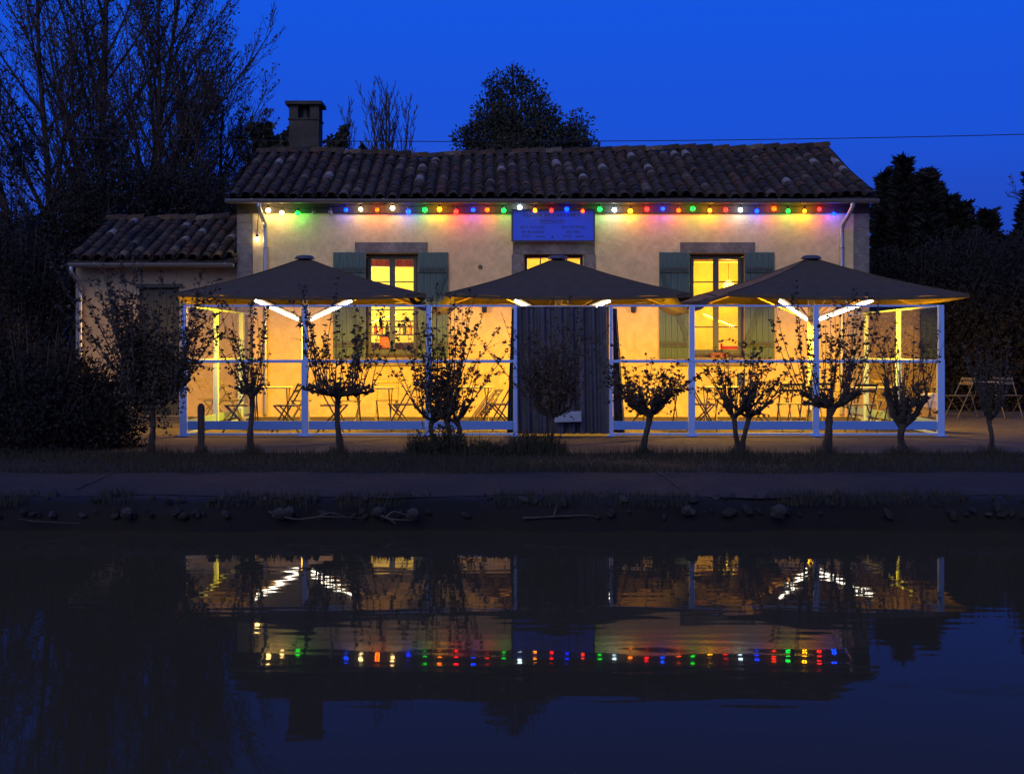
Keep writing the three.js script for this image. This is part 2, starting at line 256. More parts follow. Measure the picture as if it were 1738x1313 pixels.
// ------------------------------------------------------------------ the lock house
const FZ = -27, house = thing('lock_house', 'ochre plastered lock keeper house with tiled roof and lit windows', 'house', [0, 0, 0]);
const HL = -5.207, HR = 6.77;
const hp = (name, geo, m, label) => mesh(name, geo, m, house, label);
const W1 = [-2.80, -1.78, 1.12, 3.10], W2 = [3.37, 4.43, 1.12, 3.10], DR = [.235, 1.352, 0, 3.08];
{
  const s = new THREE.Shape([new THREE.Vector2(HL, 0), new THREE.Vector2(HR, 0), new THREE.Vector2(HR, 4.17), new THREE.Vector2(HL, 4.17)]);
  for (const [a, b, c, d] of [W1, W2, [DR[0], DR[1], .01, DR[3]]]) s.holes.push(new THREE.Path([new THREE.Vector2(a, c), new THREE.Vector2(a, d), new THREE.Vector2(b, d), new THREE.Vector2(b, c)]));
  hp('wall', boxUV(new THREE.ExtrudeGeometry(s, { depth: .45, bevelEnabled: false }).translate(0, 0, FZ - .45)), M.plaster, 'front wall of ochre plaster');
  const gable = () => { const q = new THREE.Shape([new THREE.Vector2(27.452, 0), new THREE.Vector2(33.4, 0), new THREE.Vector2(33.4, 4.1), new THREE.Vector2(30.4, 5.28), new THREE.Vector2(27.452, 4.17)]); return new THREE.ExtrudeGeometry(q, { depth: .4, bevelEnabled: false }).rotateY(Math.PI / 2); };
  hp('wall', boxUV(gable().translate(HL, 0, 0)), M.plaster, 'left gable wall'); hp('wall', boxUV(gable().translate(HR - .4, 0, 0)), M.plaster, 'right gable wall');
  hp('wall', box(HR - HL - .81, 4.1, .4, (HL + HR) / 2, 2.05, -33.19), M.plaster, 'rear wall');
  // rooms
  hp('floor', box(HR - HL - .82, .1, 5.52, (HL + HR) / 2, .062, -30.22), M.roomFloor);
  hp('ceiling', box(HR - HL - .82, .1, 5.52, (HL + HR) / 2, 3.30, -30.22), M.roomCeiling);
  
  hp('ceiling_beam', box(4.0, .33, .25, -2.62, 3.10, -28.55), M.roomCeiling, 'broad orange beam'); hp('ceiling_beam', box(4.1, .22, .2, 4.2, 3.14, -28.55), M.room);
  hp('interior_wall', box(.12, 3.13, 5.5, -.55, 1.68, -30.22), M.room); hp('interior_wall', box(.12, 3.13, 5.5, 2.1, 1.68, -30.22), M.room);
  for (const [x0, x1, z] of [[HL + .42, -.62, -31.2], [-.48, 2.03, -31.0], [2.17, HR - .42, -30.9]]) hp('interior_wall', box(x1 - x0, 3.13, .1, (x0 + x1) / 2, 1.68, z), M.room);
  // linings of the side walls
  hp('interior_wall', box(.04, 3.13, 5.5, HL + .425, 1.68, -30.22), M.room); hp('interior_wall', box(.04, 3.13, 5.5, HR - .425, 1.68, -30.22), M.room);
  // cornice
  hp('cornice', [box(HR - HL + .02, .19, .05, (HL + HR) / 2, 3.955, FZ + .023), box(HR - HL + .02, .05, .10, (HL + HR) / 2, 4.077, FZ + .048)], M.fascia, 'dark boarded cornice under the eaves');
  // stone trims: quoins, lintels, door surround, sills
  const rq = rng(8);
  for (const x0 of [HL, HR - .302]) { let y = .02; while (y < 3.84) { const h = Math.min(.38 + .16 * rq(), 3.858 - y); hp('quoin_block', rbox(.302, h - .008, .5, x0 + .151 + (x0 < 0 ? -.012 : .012), y + h / 2, FZ - .233, .006), M.stone); y += h; } }
  for (const [a, b, c, d] of [W1, W2]) {
    hp('lintel', rbox(b - a + .36, .21, .2, (a + b) / 2, d + .107, FZ - .082, .006), M.stone);
    for (const x of [a - .091, b + .091]) for (let k = 0; k < 4; k++) hp('jamb_stone', rbox(.178, .487, .2, x, c + .25 + k * .495, FZ - .084, .006), M.stone);
    hp('sill', rbox(b - a + .5, .15, .34, (a + b) / 2, c - .078, FZ - .11, .008), M.sill, 'stone window sill');
  }
  hp('lintel', rbox(1.56, .24, .2, .7935, 3.20, FZ - .082, .006), M.stone, 'stone lintel over the door');
  for (const x of [.112, 1.475]) for (let k = 0; k < 6; k++) hp('jamb_stone', rbox(.236, .505, .2, x, .262 + k * .513, FZ - .084, .006), M.stone);
  // casement windows: frame, two leaves with four panes each
  const casement = ([a, b, c, d], z, cols) => {
    const w = new THREE.Group(); w.name = 'window'; house.add(w);
    const W = b - a, H = d - c, cx = (a + b) / 2, cy = (c + d) / 2, fr = .052;
    mesh('frame', [box(W, fr, .08, cx, d - fr / 2, z), box(W, .07, .08, cx, c + .035, z), box(fr, H - fr - .07, .08, a + fr / 2, cy, z), box(fr, H - fr - .07, .08, b - fr / 2, cy, z)], M.darkWood, w);
    const lw = (W - 2 * fr) / cols, y0 = c + .07, y1 = d - fr;
    for (let k = 0; k < cols; k++) {
      const x0 = a + fr + k * lw, x1 = x0 + lw, st = .052;
      mesh('casement', [box(st, y1 - y0, .05, x0 + st / 2 + .001, (y0 + y1) / 2, z + .012), box(st, y1 - y0, .05, x1 - st / 2 - .001, (y0 + y1) / 2, z + .012), box(lw - 2 * st, .05, .05, (x0 + x1) / 2, y1 - .025, z + .012), box(lw - 2 * st, .085, .05, (x0 + x1) / 2, y0 + .0425, z + .012)], M.tealFrame, w);
      const py0 = y0 + .085, py1 = y1 - .05, ph = (py1 - py0) / 4;
      for (let j = 0; j < 4; j++) { if (j) mesh('glazing_bar', box(lw - 2 * st, .022, .035, (x0 + x1) / 2, py0 + j * ph, z + .012), M.darkWood, w); mesh('pane', new THREE.PlaneGeometry(lw - 2 * st, ph - .022).translate((x0 + x1) / 2, py0 + (j + .5) * ph, z + .012), M.glass, w); }
    }
  };
  casement(W1, FZ - .24, 2); casement(W2, FZ - .24, 2);
  // glazed door with transom
  const dr = new THREE.Group(); dr.name = 'door'; house.add(dr);
  { const [a, b, , d] = DR, z = FZ - .24, cx = (a + b) / 2, W = b - a;
    mesh('frame', [box(W, .055, .09, cx, d - .0275, z), box(.055, d - .06, .09, a + .0275, (d - .06) / 2 + .005, z), box(.055, d - .06, .09, b - .0275, (d - .06) / 2 + .005, z), box(W - .11, .07, .09, cx, 2.28, z)], M.darkWood, dr);
    const iw = (W - .11) / 4; for (let k = 0; k < 4; k++) for (let j = 0; j < 3; j++) { const x = a + .055 + (k + .5) * iw, y = 2.315 + (j + .5) * .236; mesh('pane', new THREE.PlaneGeometry(iw - .022, .214).translate(x, y, z), M.glass, dr); }
    mesh('glazing_bar', [1, 2, 3].map((k) => box(.024, .71, .03, a + .055 + k * iw, 2.67, z)).concat([1, 2].map((j) => box(W - .115, .022, .026, cx, 2.315 + j * .236, z))), M.darkWood, dr);
    for (const s of [-1, 1]) { const x = cx + s * (W - .11) / 4, lw = (W - .12) / 2;
      mesh('door_leaf', [box(lw, .9, .05, x, .46, z), box(.07, 1.33, .05, x - lw / 2 + .035, 1.575, z), box(.07, 1.33, .05, x + lw / 2 - .035, 1.575, z), box(lw - .14, .08, .05, x, 2.2, z)], M.tealFrame, dr); mesh('pane', new THREE.PlaneGeometry(lw - .14, 1.25).translate(x, 1.535, z), M.glass, dr); }
    mesh('handle', [rod(V(cx + .04, 1.05, z + .06), V(cx + .16, 1.05, z + .06), .011)], M.steel, dr);
  }
  // shutters folded back against the wall, each of planks on two battens and a brace
  const shutter = (x0, x1, flip) => {
    const g = new THREE.Group(); g.name = 'shutter'; house.add(g); const n = 5, w = (x1 - x0) / n, y0 = 1.1, y1 = 3.12, z = FZ + .045, rs = rng(Math.round(x0 * 100) + 900);
    for (let k = 0; k < n; k++) mesh('plank', rbox(w - .004, y1 - y0 - .01 * rs(), .028, x0 + (k + .5) * w, (y0 + y1) / 2, z + .003 * rs(), .004), M.teal, g);
    for (const y of [y0 + .28, y1 - .33]) mesh('batten', rbox(x1 - x0 - .02, .11, .03, (x0 + x1) / 2, y, z + .032, .005), M.tealShade, g);
    const a = flip ? x1 - .05 : x0 + .05, b = flip ? x0 + .05 : x1 - .05; mesh('brace', bar(V(a, y0 + .36, z + .029), V(b, y1 - .42, z + .029), .075, .028), M.tealShade, g);
    for (const y of [y0 + .28, y1 - .33]) mesh('strap_hinge', rbox((x1 - x0) * .8, .03, .008, (x0 + x1) / 2, y, z + .047, .003), M.darkWood, g);
  };
  shutter(X(565, 26.95), X(621, 26.95), true); shutter(X(709, 26.95), X(761, 26.95), false); shutter(X(1119, 26.95), X(1171, 26.95), true); shutter(X(1264, 26.95), X(1315, 26.95), false);
}
// roof of canal tiles
const clayColors = [[.070, .043, .020], [.100, .057, .026], [.040, .027, .014], [.134, .073, .032], [.083, .060, .034], [.20, .15, .10], [.134, .054, .024]];
const tileMats = clayColors.map((c) => mat(c, { map: T.clay, bumpMap: T.clay, bumpScale: .006, roughness: .92 }));
const paleTile = mat([.40, .36, .33], { map: T.clay, bumpMap: T.clay, bumpScale: .006, roughness: .92 });
function tileGeo(w0, w1, L, t, sides = 6) {                       // a half barrel that tapers upwards along -z, open ends, real thickness
  const p = [], idx = [], ring = (r, z, lift) => { for (let k = 0; k <= sides; k++) { const a = Math.PI * k / sides; p.push(-Math.cos(a) * r, Math.sin(a) * r * .92 + lift, z); } };
  ring(w0, L / 2, .012); ring(w1, -L / 2, -.012); ring(w0 - t, L / 2, .012); ring(w1 - t, -L / 2, -.012);
  const n = sides + 1, q = (a, b, c, d) => idx.push(a, b, c, a, c, d);
  for (let k = 0; k < sides; k++) { q(k, k + 1, n + k + 1, n + k); q(2 * n + k + 1, 2 * n + k, 3 * n + k, 3 * n + k + 1); q(k + 1, k, 2 * n + k, 2 * n + k + 1); }
  let g = new THREE.BufferGeometry(); g.setAttribute('position', new THREE.Float32BufferAttribute(p, 3)); g.setIndex(idx);
  g = g.toNonIndexed(); g.computeVertexNormals(); return boxUV(g);
}
const tileVariants = [0, 1, 2].map((k) => tileGeo(.096 + .004 * k, .078 + .003 * k, .40, .014));
function tiledRoof(parent, E0, E1, R0, R1, sag, cols, rows, ownRows, seed) {
  const rf = new THREE.Group(); rf.name = 'roof'; parent.add(rf); const r = rng(seed), stuff = [], q = new THREE.Quaternion(), m4 = new THREE.Matrix4();
  const P0 = (u) => { const e = .004, d = (sag(Math.min(1, u + e)) - sag(Math.max(0, u - e))) / (2 * e * E0.distanceTo(E1)); return Math.atan(d); };
  const P = (u, v) => { const a = E0.clone().lerp(E1, u), b = R0.clone().lerp(R1, u); b.y += sag(u); return a.lerp(b, v).add(V(0, .015 * Math.sin(u * 21 + v * 5) + .012 * Math.sin(u * 47 - v * 9), 0)); };
  const back = (u, v) => { const a = P(u, 1), d = a.z - P(u, 0).z; return V(a.x + (P(u, 0).x - a.x) * v, a.y + (P(u, 0).y - a.y) * v, a.z + d * v); };
  mesh('roof_deck', [sheet(P, 60, 6, 12, 4), sheet((u, v) => P(u, v).add(V(0, -.07, 0)), 60, 6, 12, 4), sheet(back, 60, 6, 12, 4), sheet((u, v) => back(u, v).add(V(0, -.07, 0)), 60, 6, 12, 4), sheet((u, v) => P(u, 0).add(V(0, -.07 * v, 0)), 60, 1), sheet((u, v) => P(0, u).add(V(0, -.07 * v, 0)), 6, 1), sheet((u, v) => P(1, u).add(V(0, -.07 * v, 0)), 6, 1)], M.fascia, rf);
  const slope = P(.5, 1).sub(P(.5, 0)).normalize(), xAxis = E1.clone().sub(E0).normalize(), nrm = xAxis.clone().cross(slope).normalize(), tmp = V(0, 0, 0);
  // channels between the rows of cover tiles
  const ch = []; for (let c = 0; c <= cols; c++) { const u = c / cols; ch.push(sheet((a, v) => { const t = (a - .5) * 2; return P(Math.min(1, Math.max(0, u + t * .42 / cols)), v * 1.0).addScaledVector(nrm, .035 + .05 * t * t).addScaledVector(slope, v < .01 ? -.05 : 0); }, 4, 10, .2, 4)); }
  const cm = mesh('channel_tiles', ch, tileMats[2], rf); cm.userData.kind = 'stuff';
  for (let j = 0; j < rows; j++) for (let c = 0; c < cols; c++) {
    const u = (c + .5) / cols, v = (j + .45) / rows, at = P(u, v).addScaledVector(nrm, .050 + .012 * (r() - .5)).addScaledVector(xAxis, (r() - .5) * .022).addScaledVector(slope, (r() - .5) * .05);
    const dir = P(Math.min(1, u), Math.min(1, v + .05)).sub(P(u, v - .05)).normalize(), z = dir.clone().negate(), x = xAxis.clone(), y = z.clone().cross(x).normalize(); x.crossVectors(y, z);
    m4.makeBasis(x, y, z); q.setFromRotationMatrix(m4).multiply(new THREE.Quaternion().setFromEuler(new THREE.Euler((r() - .5) * .05 + .05, (r() - .5) * .07, (r() - .5) * .1)));
    const k = r(), mt = k < .035 ? paleTile : k < .09 ? tileMats[5] : tileMats[[0, 1, 2, 3, 4, 0, 2, 6, 4, 1][Math.floor(r() * 10)]];
    if (j < ownRows) { const t = mesh('roof_tile', tileVariants[Math.floor(r() * 3)], mt, rf); t.position.copy(at); t.quaternion.copy(q); }
    else stuff.push([mt, tileVariants[Math.floor(r() * 3)].clone().applyQuaternion(q).translate(at.x, at.y, at.z)]);
  }
  for (const mt of new Set(stuff.map((s) => s[0]))) { const s = mesh('upper_roof_tiles', stuff.filter((x) => x[0] === mt).map((x) => x[1]), mt, rf); s.userData.kind = 'stuff'; }
  // ridge tiles
  const ridge = [], n = Math.round(E1.distanceTo(E0) / .36); for (let k = 0; k < n; k++) { const u = (k + .5) / n, a = P(u, 1); ridge.push([k % 6, tileGeo(.13, .115, .44, .016).rotateY(Math.PI / 2).rotateZ(P0(u) + (r() - .5) * .06).translate(a.x, a.y + .055 + .012 * r(), a.z)]); }
  ridge.forEach(([k, g]) => mesh('ridge_tile', g, tileMats[k], rf));
  return rf;
}
const interp = (t, pts) => { for (let k = 0; k < pts.length - 1; k++) if (t <= pts[k + 1][0]) return THREE.MathUtils.lerp(pts[k][1], pts[k + 1][1], (t - pts[k][0]) / (pts[k + 1][0] - pts[k][0])); return pts[pts.length - 1][1]; };
tiledRoof(house, V(-5.33, 4.09, -26.66), V(6.82, 4.11, -26.66), V(-5.41, 5.36, -30.4), V(6.74, 5.36, -30.4), (u) => interp(u, [[0, .08], [.12, .04], [.3, -.03], [.45, .02], [.6, .08], [.8, .11], [1, .17]]), 53, 14, 5, 41);
// gutter, downpipes
function gutter(x0, x1, y, z, parent) {
  const s = new THREE.Shape(); s.absarc(0, 0, .068, Math.PI, 2 * Math.PI, false); s.lineTo(.060, 0); s.absarc(0, 0, .060, 2 * Math.PI, Math.PI, true); s.closePath();
  const g = new THREE.ExtrudeGeometry(s, { depth: x1 - x0, bevelEnabled: false, curveSegments: 10 }).rotateY(Math.PI / 2).translate(x0, y, z);
  const lip = rod(V(x0, y, z + .064), V(x1, y, z + .064), .011); mesh('gutter', [g, lip], M.zinc, parent);
  for (let x = x0 + .5; x < x1; x += .82) mesh('gutter_bracket', box(.03, .012, .15, x, y + .014, z), M.zinc, parent);
}
gutter(-5.36, 6.86, 4.075, -26.60, house);
function downpipe(parent, pts) { mesh('downpipe', pipe(pts, .043, 60, 10), M.pipe, parent); for (const y of [.7, 2.0, 3.2]) if (y < pts[2].y) mesh('pipe_clip', new THREE.TorusGeometry(.05, .009, 5, 14).rotateX(Math.PI / 2).translate(pts[3].x, y, pts[3].z), M.zinc, parent); }
downpipe(house, [V(-4.73, 4.03, -26.60), V(-4.73, 3.92, -26.60), V(-4.69, 3.72, -26.82), V(-4.67, 3.58, -26.94), V(-4.67, 2.5, -26.94), V(-4.67, .05, -26.94)]);
downpipe(house, [V(6.37, 4.03, -26.60), V(6.37, 3.94, -26.60), V(6.30, 3.74, -26.80), V(6.25, 3.56, -26.94), V(6.25, 2.5, -26.94), V(6.25, .05, -26.94)]);
// chimney
{
  const D = 31.7, cx = X(519, D), w = .66, g = new THREE.Group(); g.name = 'chimney'; house.add(g); const y1 = Y(207, D), y2 = Y(182, D);
  const M2 = { stone: mat([.075, .066, .056], { map: T.stone, bumpMap: T.stone, bumpScale: .006 }) };
  mesh('stack', box(w, y1 - 4.6, .62, cx, (y1 + 4.6) / 2, -D), M2.stone, g);
  mesh('collar', rbox(w + .05, .04, .67, cx, y1 + .02, -D, .01), M2.stone, g);
  for (const sx of [-1, 1]) for (const sz of [-1, 1]) mesh('pier', box(.20, y2 - y1 - .04, .17, cx + sx * (w / 2 - .1), (y1 + y2 + .04) / 2, -D + sz * .22), M2.stone, g);
  mesh('flue', cyl(.13, .11, y2 - y1 - .06, 12, cx, y1 + .03, -D), M.drape, g);
  mesh('cap_slab', rbox(w + .15, .085, .80, cx, y2 + .042, -D, .012), M2.stone, g);
}
// ring hook and small bracket plates on the wall
hp('wall_hook', [new THREE.TorusGeometry(.03, .009, 6, 14).translate(X(815, 26.97), Y(453, 26.97), -26.975), rod(V(X(815, 26.97), Y(451, 26.97), -27.03), V(X(815, 26.97), Y(451, 26.97), -26.96), .012)], M.darkWood);
for (const px of [822, 1075]) { const x = X(px, 26.9), w = thing('wall_spot', `small unlit black spot lamp on the wall ${px < 900 ? 'left' : 'right'} of the curtained entrance`, 'spot lamp', [x, Y(520, 26.9), -26.9]); mesh('housing', new THREE.CylinderGeometry(.055, .045, .17, 12).rotateX(.5).translate(0, -.03, .04), M.drape, w); mesh('bracket', box(.03, .09, .10, 0, .06, -.05), M.drape, w); }

// sign
{
  const c = document.createElement('canvas'); c.width = 1024; c.height = 410; const g = c.getContext('2d');
  g.fillStyle = '#2452e6'; g.fillRect(0, 0, 1024, 410); g.fillStyle = '#03030c'; g.textAlign = 'center';
  const line = (t, x, y, s, w) => { g.font = `bold ${s}px serif`; const k = w / g.measureText(t).width; g.save(); g.translate(x, y); g.scale(k, 1); g.fillText(t, 0, 0); g.restore(); };
  line('ECLUSE DE CASTANET', 490, 82, 58, 720); g.fillRect(400, 98, 150, 4); line('DISTANCES', 500, 165, 56, 310); g.fillRect(350, 182, 300, 4);
  line("DE L'ECLUSE", 250, 246, 46, 310); line("DE L'ECLUSE", 765, 246, 46, 310); line('DE BAYARD', 255, 310, 46, 290); line('DE VIC', 765, 310, 46, 180);
  line('11977', 180, 372, 44, 130); line('mètres', 350, 372, 40, 120); line('1705', 690, 372, 44, 110); line('mètres', 850, 372, 40, 120);
  g.beginPath(); g.moveTo(488, 376); g.lineTo(516, 376); g.lineTo(502, 342); g.fill();
  const t = new THREE.CanvasTexture(c); t.colorSpace = THREE.SRGBColorSpace;
  const D = 26.87, x0 = X(868, D), x1 = X(1010, D), y0 = Y(410, D), y1 = Y(355, D), s = thing('lock_sign', 'blue enamel distance sign with dark capitals above the door', 'sign', [(x0 + x1) / 2, (y0 + y1) / 2, -D]);
  const w = x1 - x0, h = y1 - y0;
  mesh('sign_board', box(w - .05, h - .05, .02, 0, 0, -.005), mat([.02, .065, .5], { roughness: .5 }), s);
  const m = mat([1, 1, 1], { map: t, roughness: .45 }); mesh('lettering', new THREE.PlaneGeometry(w - .05, h - .05).translate(0, 0, .008), m, s);
  mesh('frame', [box(w, .03, .045, 0, h / 2 - .015, -.002), box(w, .03, .045, 0, -h / 2 + .015, -.002), box(.03, h - .06, .045, -w / 2 + .015, 0, -.002), box(.03, h - .06, .045, w / 2 - .015, 0, -.002)], mat([.03, .035, .09], { roughness: .5 }), s);
  mesh('bracket', [box(.04, .2, .06, -.5, 0, -.045), box(.04, .2, .06, .5, 0, -.045)], M.steel, s);
}
// string of coloured bulbs under the eaves
{
  const C = { w: [1, .80, .40], c: [.70, .88, 1], g: [.0, .75, .12], b: [.0, .07, 1], o: [1, .17, .0], y: [1, .55, .0], r: [1, .02, .008] };
  const G = { w: [1, .62, .2], c: [.6, .85, 1], g: [.002, 1, .022], b: [0, .013, 1], o: [1, .022, 0], y: [1, .16, .003], r: [1, .005, .003] };   // what the glass itself gives off: purer than the light on the wall
  const word = { w: 'warm white', c: 'cool white', g: 'green', b: 'blue', o: 'orange', y: 'yellow', r: 'red' };
  const L = [[455, 357, 'w'], [478, 361, 'w'], [505, 362, 'g'], [532, 361, '-'], [560, 360, '-'], [587, 356, 'b'], [612, 355, 'w'], [640, 356, 'o'], [666, 353, 'w'], [693, 359, 'b'], [721, 356, 'g'], [746, 355, 'y'], [774, 359, 'r'], [803, 356, 'b'], [827, 356, 'o'], [855, 357, 'g'], [882, 352, 'c'], [908, 357, 'y'], [936, 357, 'r'], [962, 355, 'b'], [989, 358, 'o'], [1018, 355, 'g'], [1043, 356, 'c'], [1070, 358, 'y'], [1098, 355, 'r'], [1125, 354, 'b'], [1152, 357, 'o'], [1176, 354, 'g'], [1205, 357, 'y'], [1232, 356, 'r'], [1257, 356, 'c'], [1285, 358, 'b'], [1314, 354, 'o'], [1338, 358, 'g'], [1366, 358, 'y'], [1391, 355, 'r'], [1416, 363, 'b']];
  const D = 26.87, s = thing('string_lights', 'string of round coloured bulbs hanging along the eaves', 'string lights', [0, 0, 0]);
  const ms = {}; for (const k in C) { ms[k] = mat(C[k], { roughness: .3, emissive: new THREE.Color().setRGB(...G[k]), emissiveIntensity: ({ b: 22, r: 24, g: 13, o: 20, y: 20, w: 30, c: 26 })[k] }); } ms['-'] = phys([.5, .5, .5], { roughness: .1, transmission: .6, thickness: 0 });
  const I = { w: .46, c: .40, g: .42, b: .46, o: .62, y: .84, r: .36 };
  const bulbG = new THREE.SphereGeometry(.040, 14, 10), capG = cyl(.021, .021, .055, 8, 0, .038, 0), cable = [V(X(434, D), Y(402, D) + .10, -D - .12), V(X(441, D), Y(362, D) + .09, -D - .05)];
  const add = (px, py, k, z) => {
    const h = new THREE.Group(); h.name = 'lamp_holder'; h.position.set(X(px, D), Y(py, D), z); h.userData.label = k === '-' ? 'lamp with an unlit clear bulb' : `lamp with a ${word[k]} bulb`; s.add(h);
    mesh('bulb', bulbG, ms[k], h).scale.setScalar(.86 + .3 * ((px * 7919 % 97) / 97)); mesh('socket', capG, M.drape, h);
    if (k !== '-') { const l = new THREE.PointLight(new THREE.Color().setRGB(...C[k]), I[k]); l.name = 'bulb_light'; l.castShadow = true; l.shadow.radius = 2; h.add(l); }
  };
  add(434, 405, 'w', -D - .12);
  L.forEach(([px, py, k], i) => { add(px, py, k, -D); const x = X(px, D), y = Y(py, D) + .095; cable.push(V(x, y, -D)); if (i < L.length - 1) cable.push(V((x + X(L[i + 1][0], D)) / 2, y - .012 - (L[i + 1][1] - py) / 2 * D / F, -D)); });
  cable.push(V(X(1440, D), Y(352, D) + .09, -D - .04)); mesh('cable', new THREE.TubeGeometry(new THREE.CatmullRomCurve3(cable), 420, .008, 5), M.wire, s);
}

// ------------------------------------------------------------------ the low annex
const annex = thing('house_annex', 'low annex with its own tiled roof at the left gable of the house', 'annex');
{
  const z = -27.2, x0 = X(128, 27.2), x1 = HL - .01;
  const s = new THREE.Shape([new THREE.Vector2(x0, 0), new THREE.Vector2(x1, 0), new THREE.Vector2(x1, 2.98), new THREE.Vector2(x0, 2.98)]); const a = X(236, 27.2), b = X(304, 27.2);
  s.holes.push(new THREE.Path([new THREE.Vector2(a, .01), new THREE.Vector2(a, 2.46), new THREE.Vector2(b, 2.46), new THREE.Vector2(b, .01)]));
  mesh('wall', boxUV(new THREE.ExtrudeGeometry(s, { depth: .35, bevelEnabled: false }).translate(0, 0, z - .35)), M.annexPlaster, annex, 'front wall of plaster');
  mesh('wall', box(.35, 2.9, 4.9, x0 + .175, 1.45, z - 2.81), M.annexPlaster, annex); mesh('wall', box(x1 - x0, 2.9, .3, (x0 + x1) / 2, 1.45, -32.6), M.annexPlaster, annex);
  const d = new THREE.Group(); d.name = 'door'; annex.add(d); for (let k = 0; k < 6; k++) mesh('plank', rbox((b - a) / 6 - .005, 2.43, .04, a + (k + .5) * (b - a) / 6, 1.22, z - .06, .004), M.annexDoor, d); mesh('frame', box(b - a + .12, .07, .1, (a + b) / 2, 2.495, z + .0), M.annexDoor, d);
  tiledRoof(annex, V(X(116, 26.85), 2.95, -26.85), V(-5.22, 2.97, -26.85), V(X(184, 29.8), 3.93, -29.8), V(-5.22, 3.97, -29.8), (u) => -.03 * Math.sin(u * 3.1), 14, 10, 10, 97);
  gutter(X(116, 26.8), -5.24, 2.89, -26.78, annex); downpipe(annex, [V(X(121, 26.8), 2.84, -26.78), V(X(121, 26.8), 2.74, -26.78), V(X(128, 26.8), 2.55, -27.0), V(X(133, 27), 2.4, -27.12), V(X(133, 27), 1.4, -27.12), V(X(133, 27), .05, -27.12)]);
}
// the wall between: rear of the annex is closed by the house gable

// ------------------------------------------------------------------ lamps and furnishings seen through the windows
function pendant(x, y, z, color, power, label) {
  const p = thing('pendant_lamp', label, 'lamp', [x, y, z]);
  const m = mat(color, { emissive: new THREE.Color().setRGB(...color), emissiveIntensity: 6 }); mesh('lamp_globe', new THREE.SphereGeometry(.11, 18, 12), m, p); mesh('cord', cyl(.006, .006, 3.24 - y - .1, 6, 0, .1, 0), M.wire, p);
  const l = new THREE.PointLight(new THREE.Color().setRGB(...color), power); l.name = 'pendant_light'; l.castShadow = true; l.shadow.radius = 5; p.add(l);
}
pendant(-3.2, 2.75, -29.2, [1, .86, .36], 30, 'round glowing pendant lamp in the bar room behind the left window');
pendant(.75, 2.85, -29.0, [1, .66, .22], 18, 'round glowing pendant lamp in the hall behind the door');
pendant(4.40, 2.57, -28.9, [1, .66, .10], 20, 'round glowing pendant lamp in the room behind the right window');
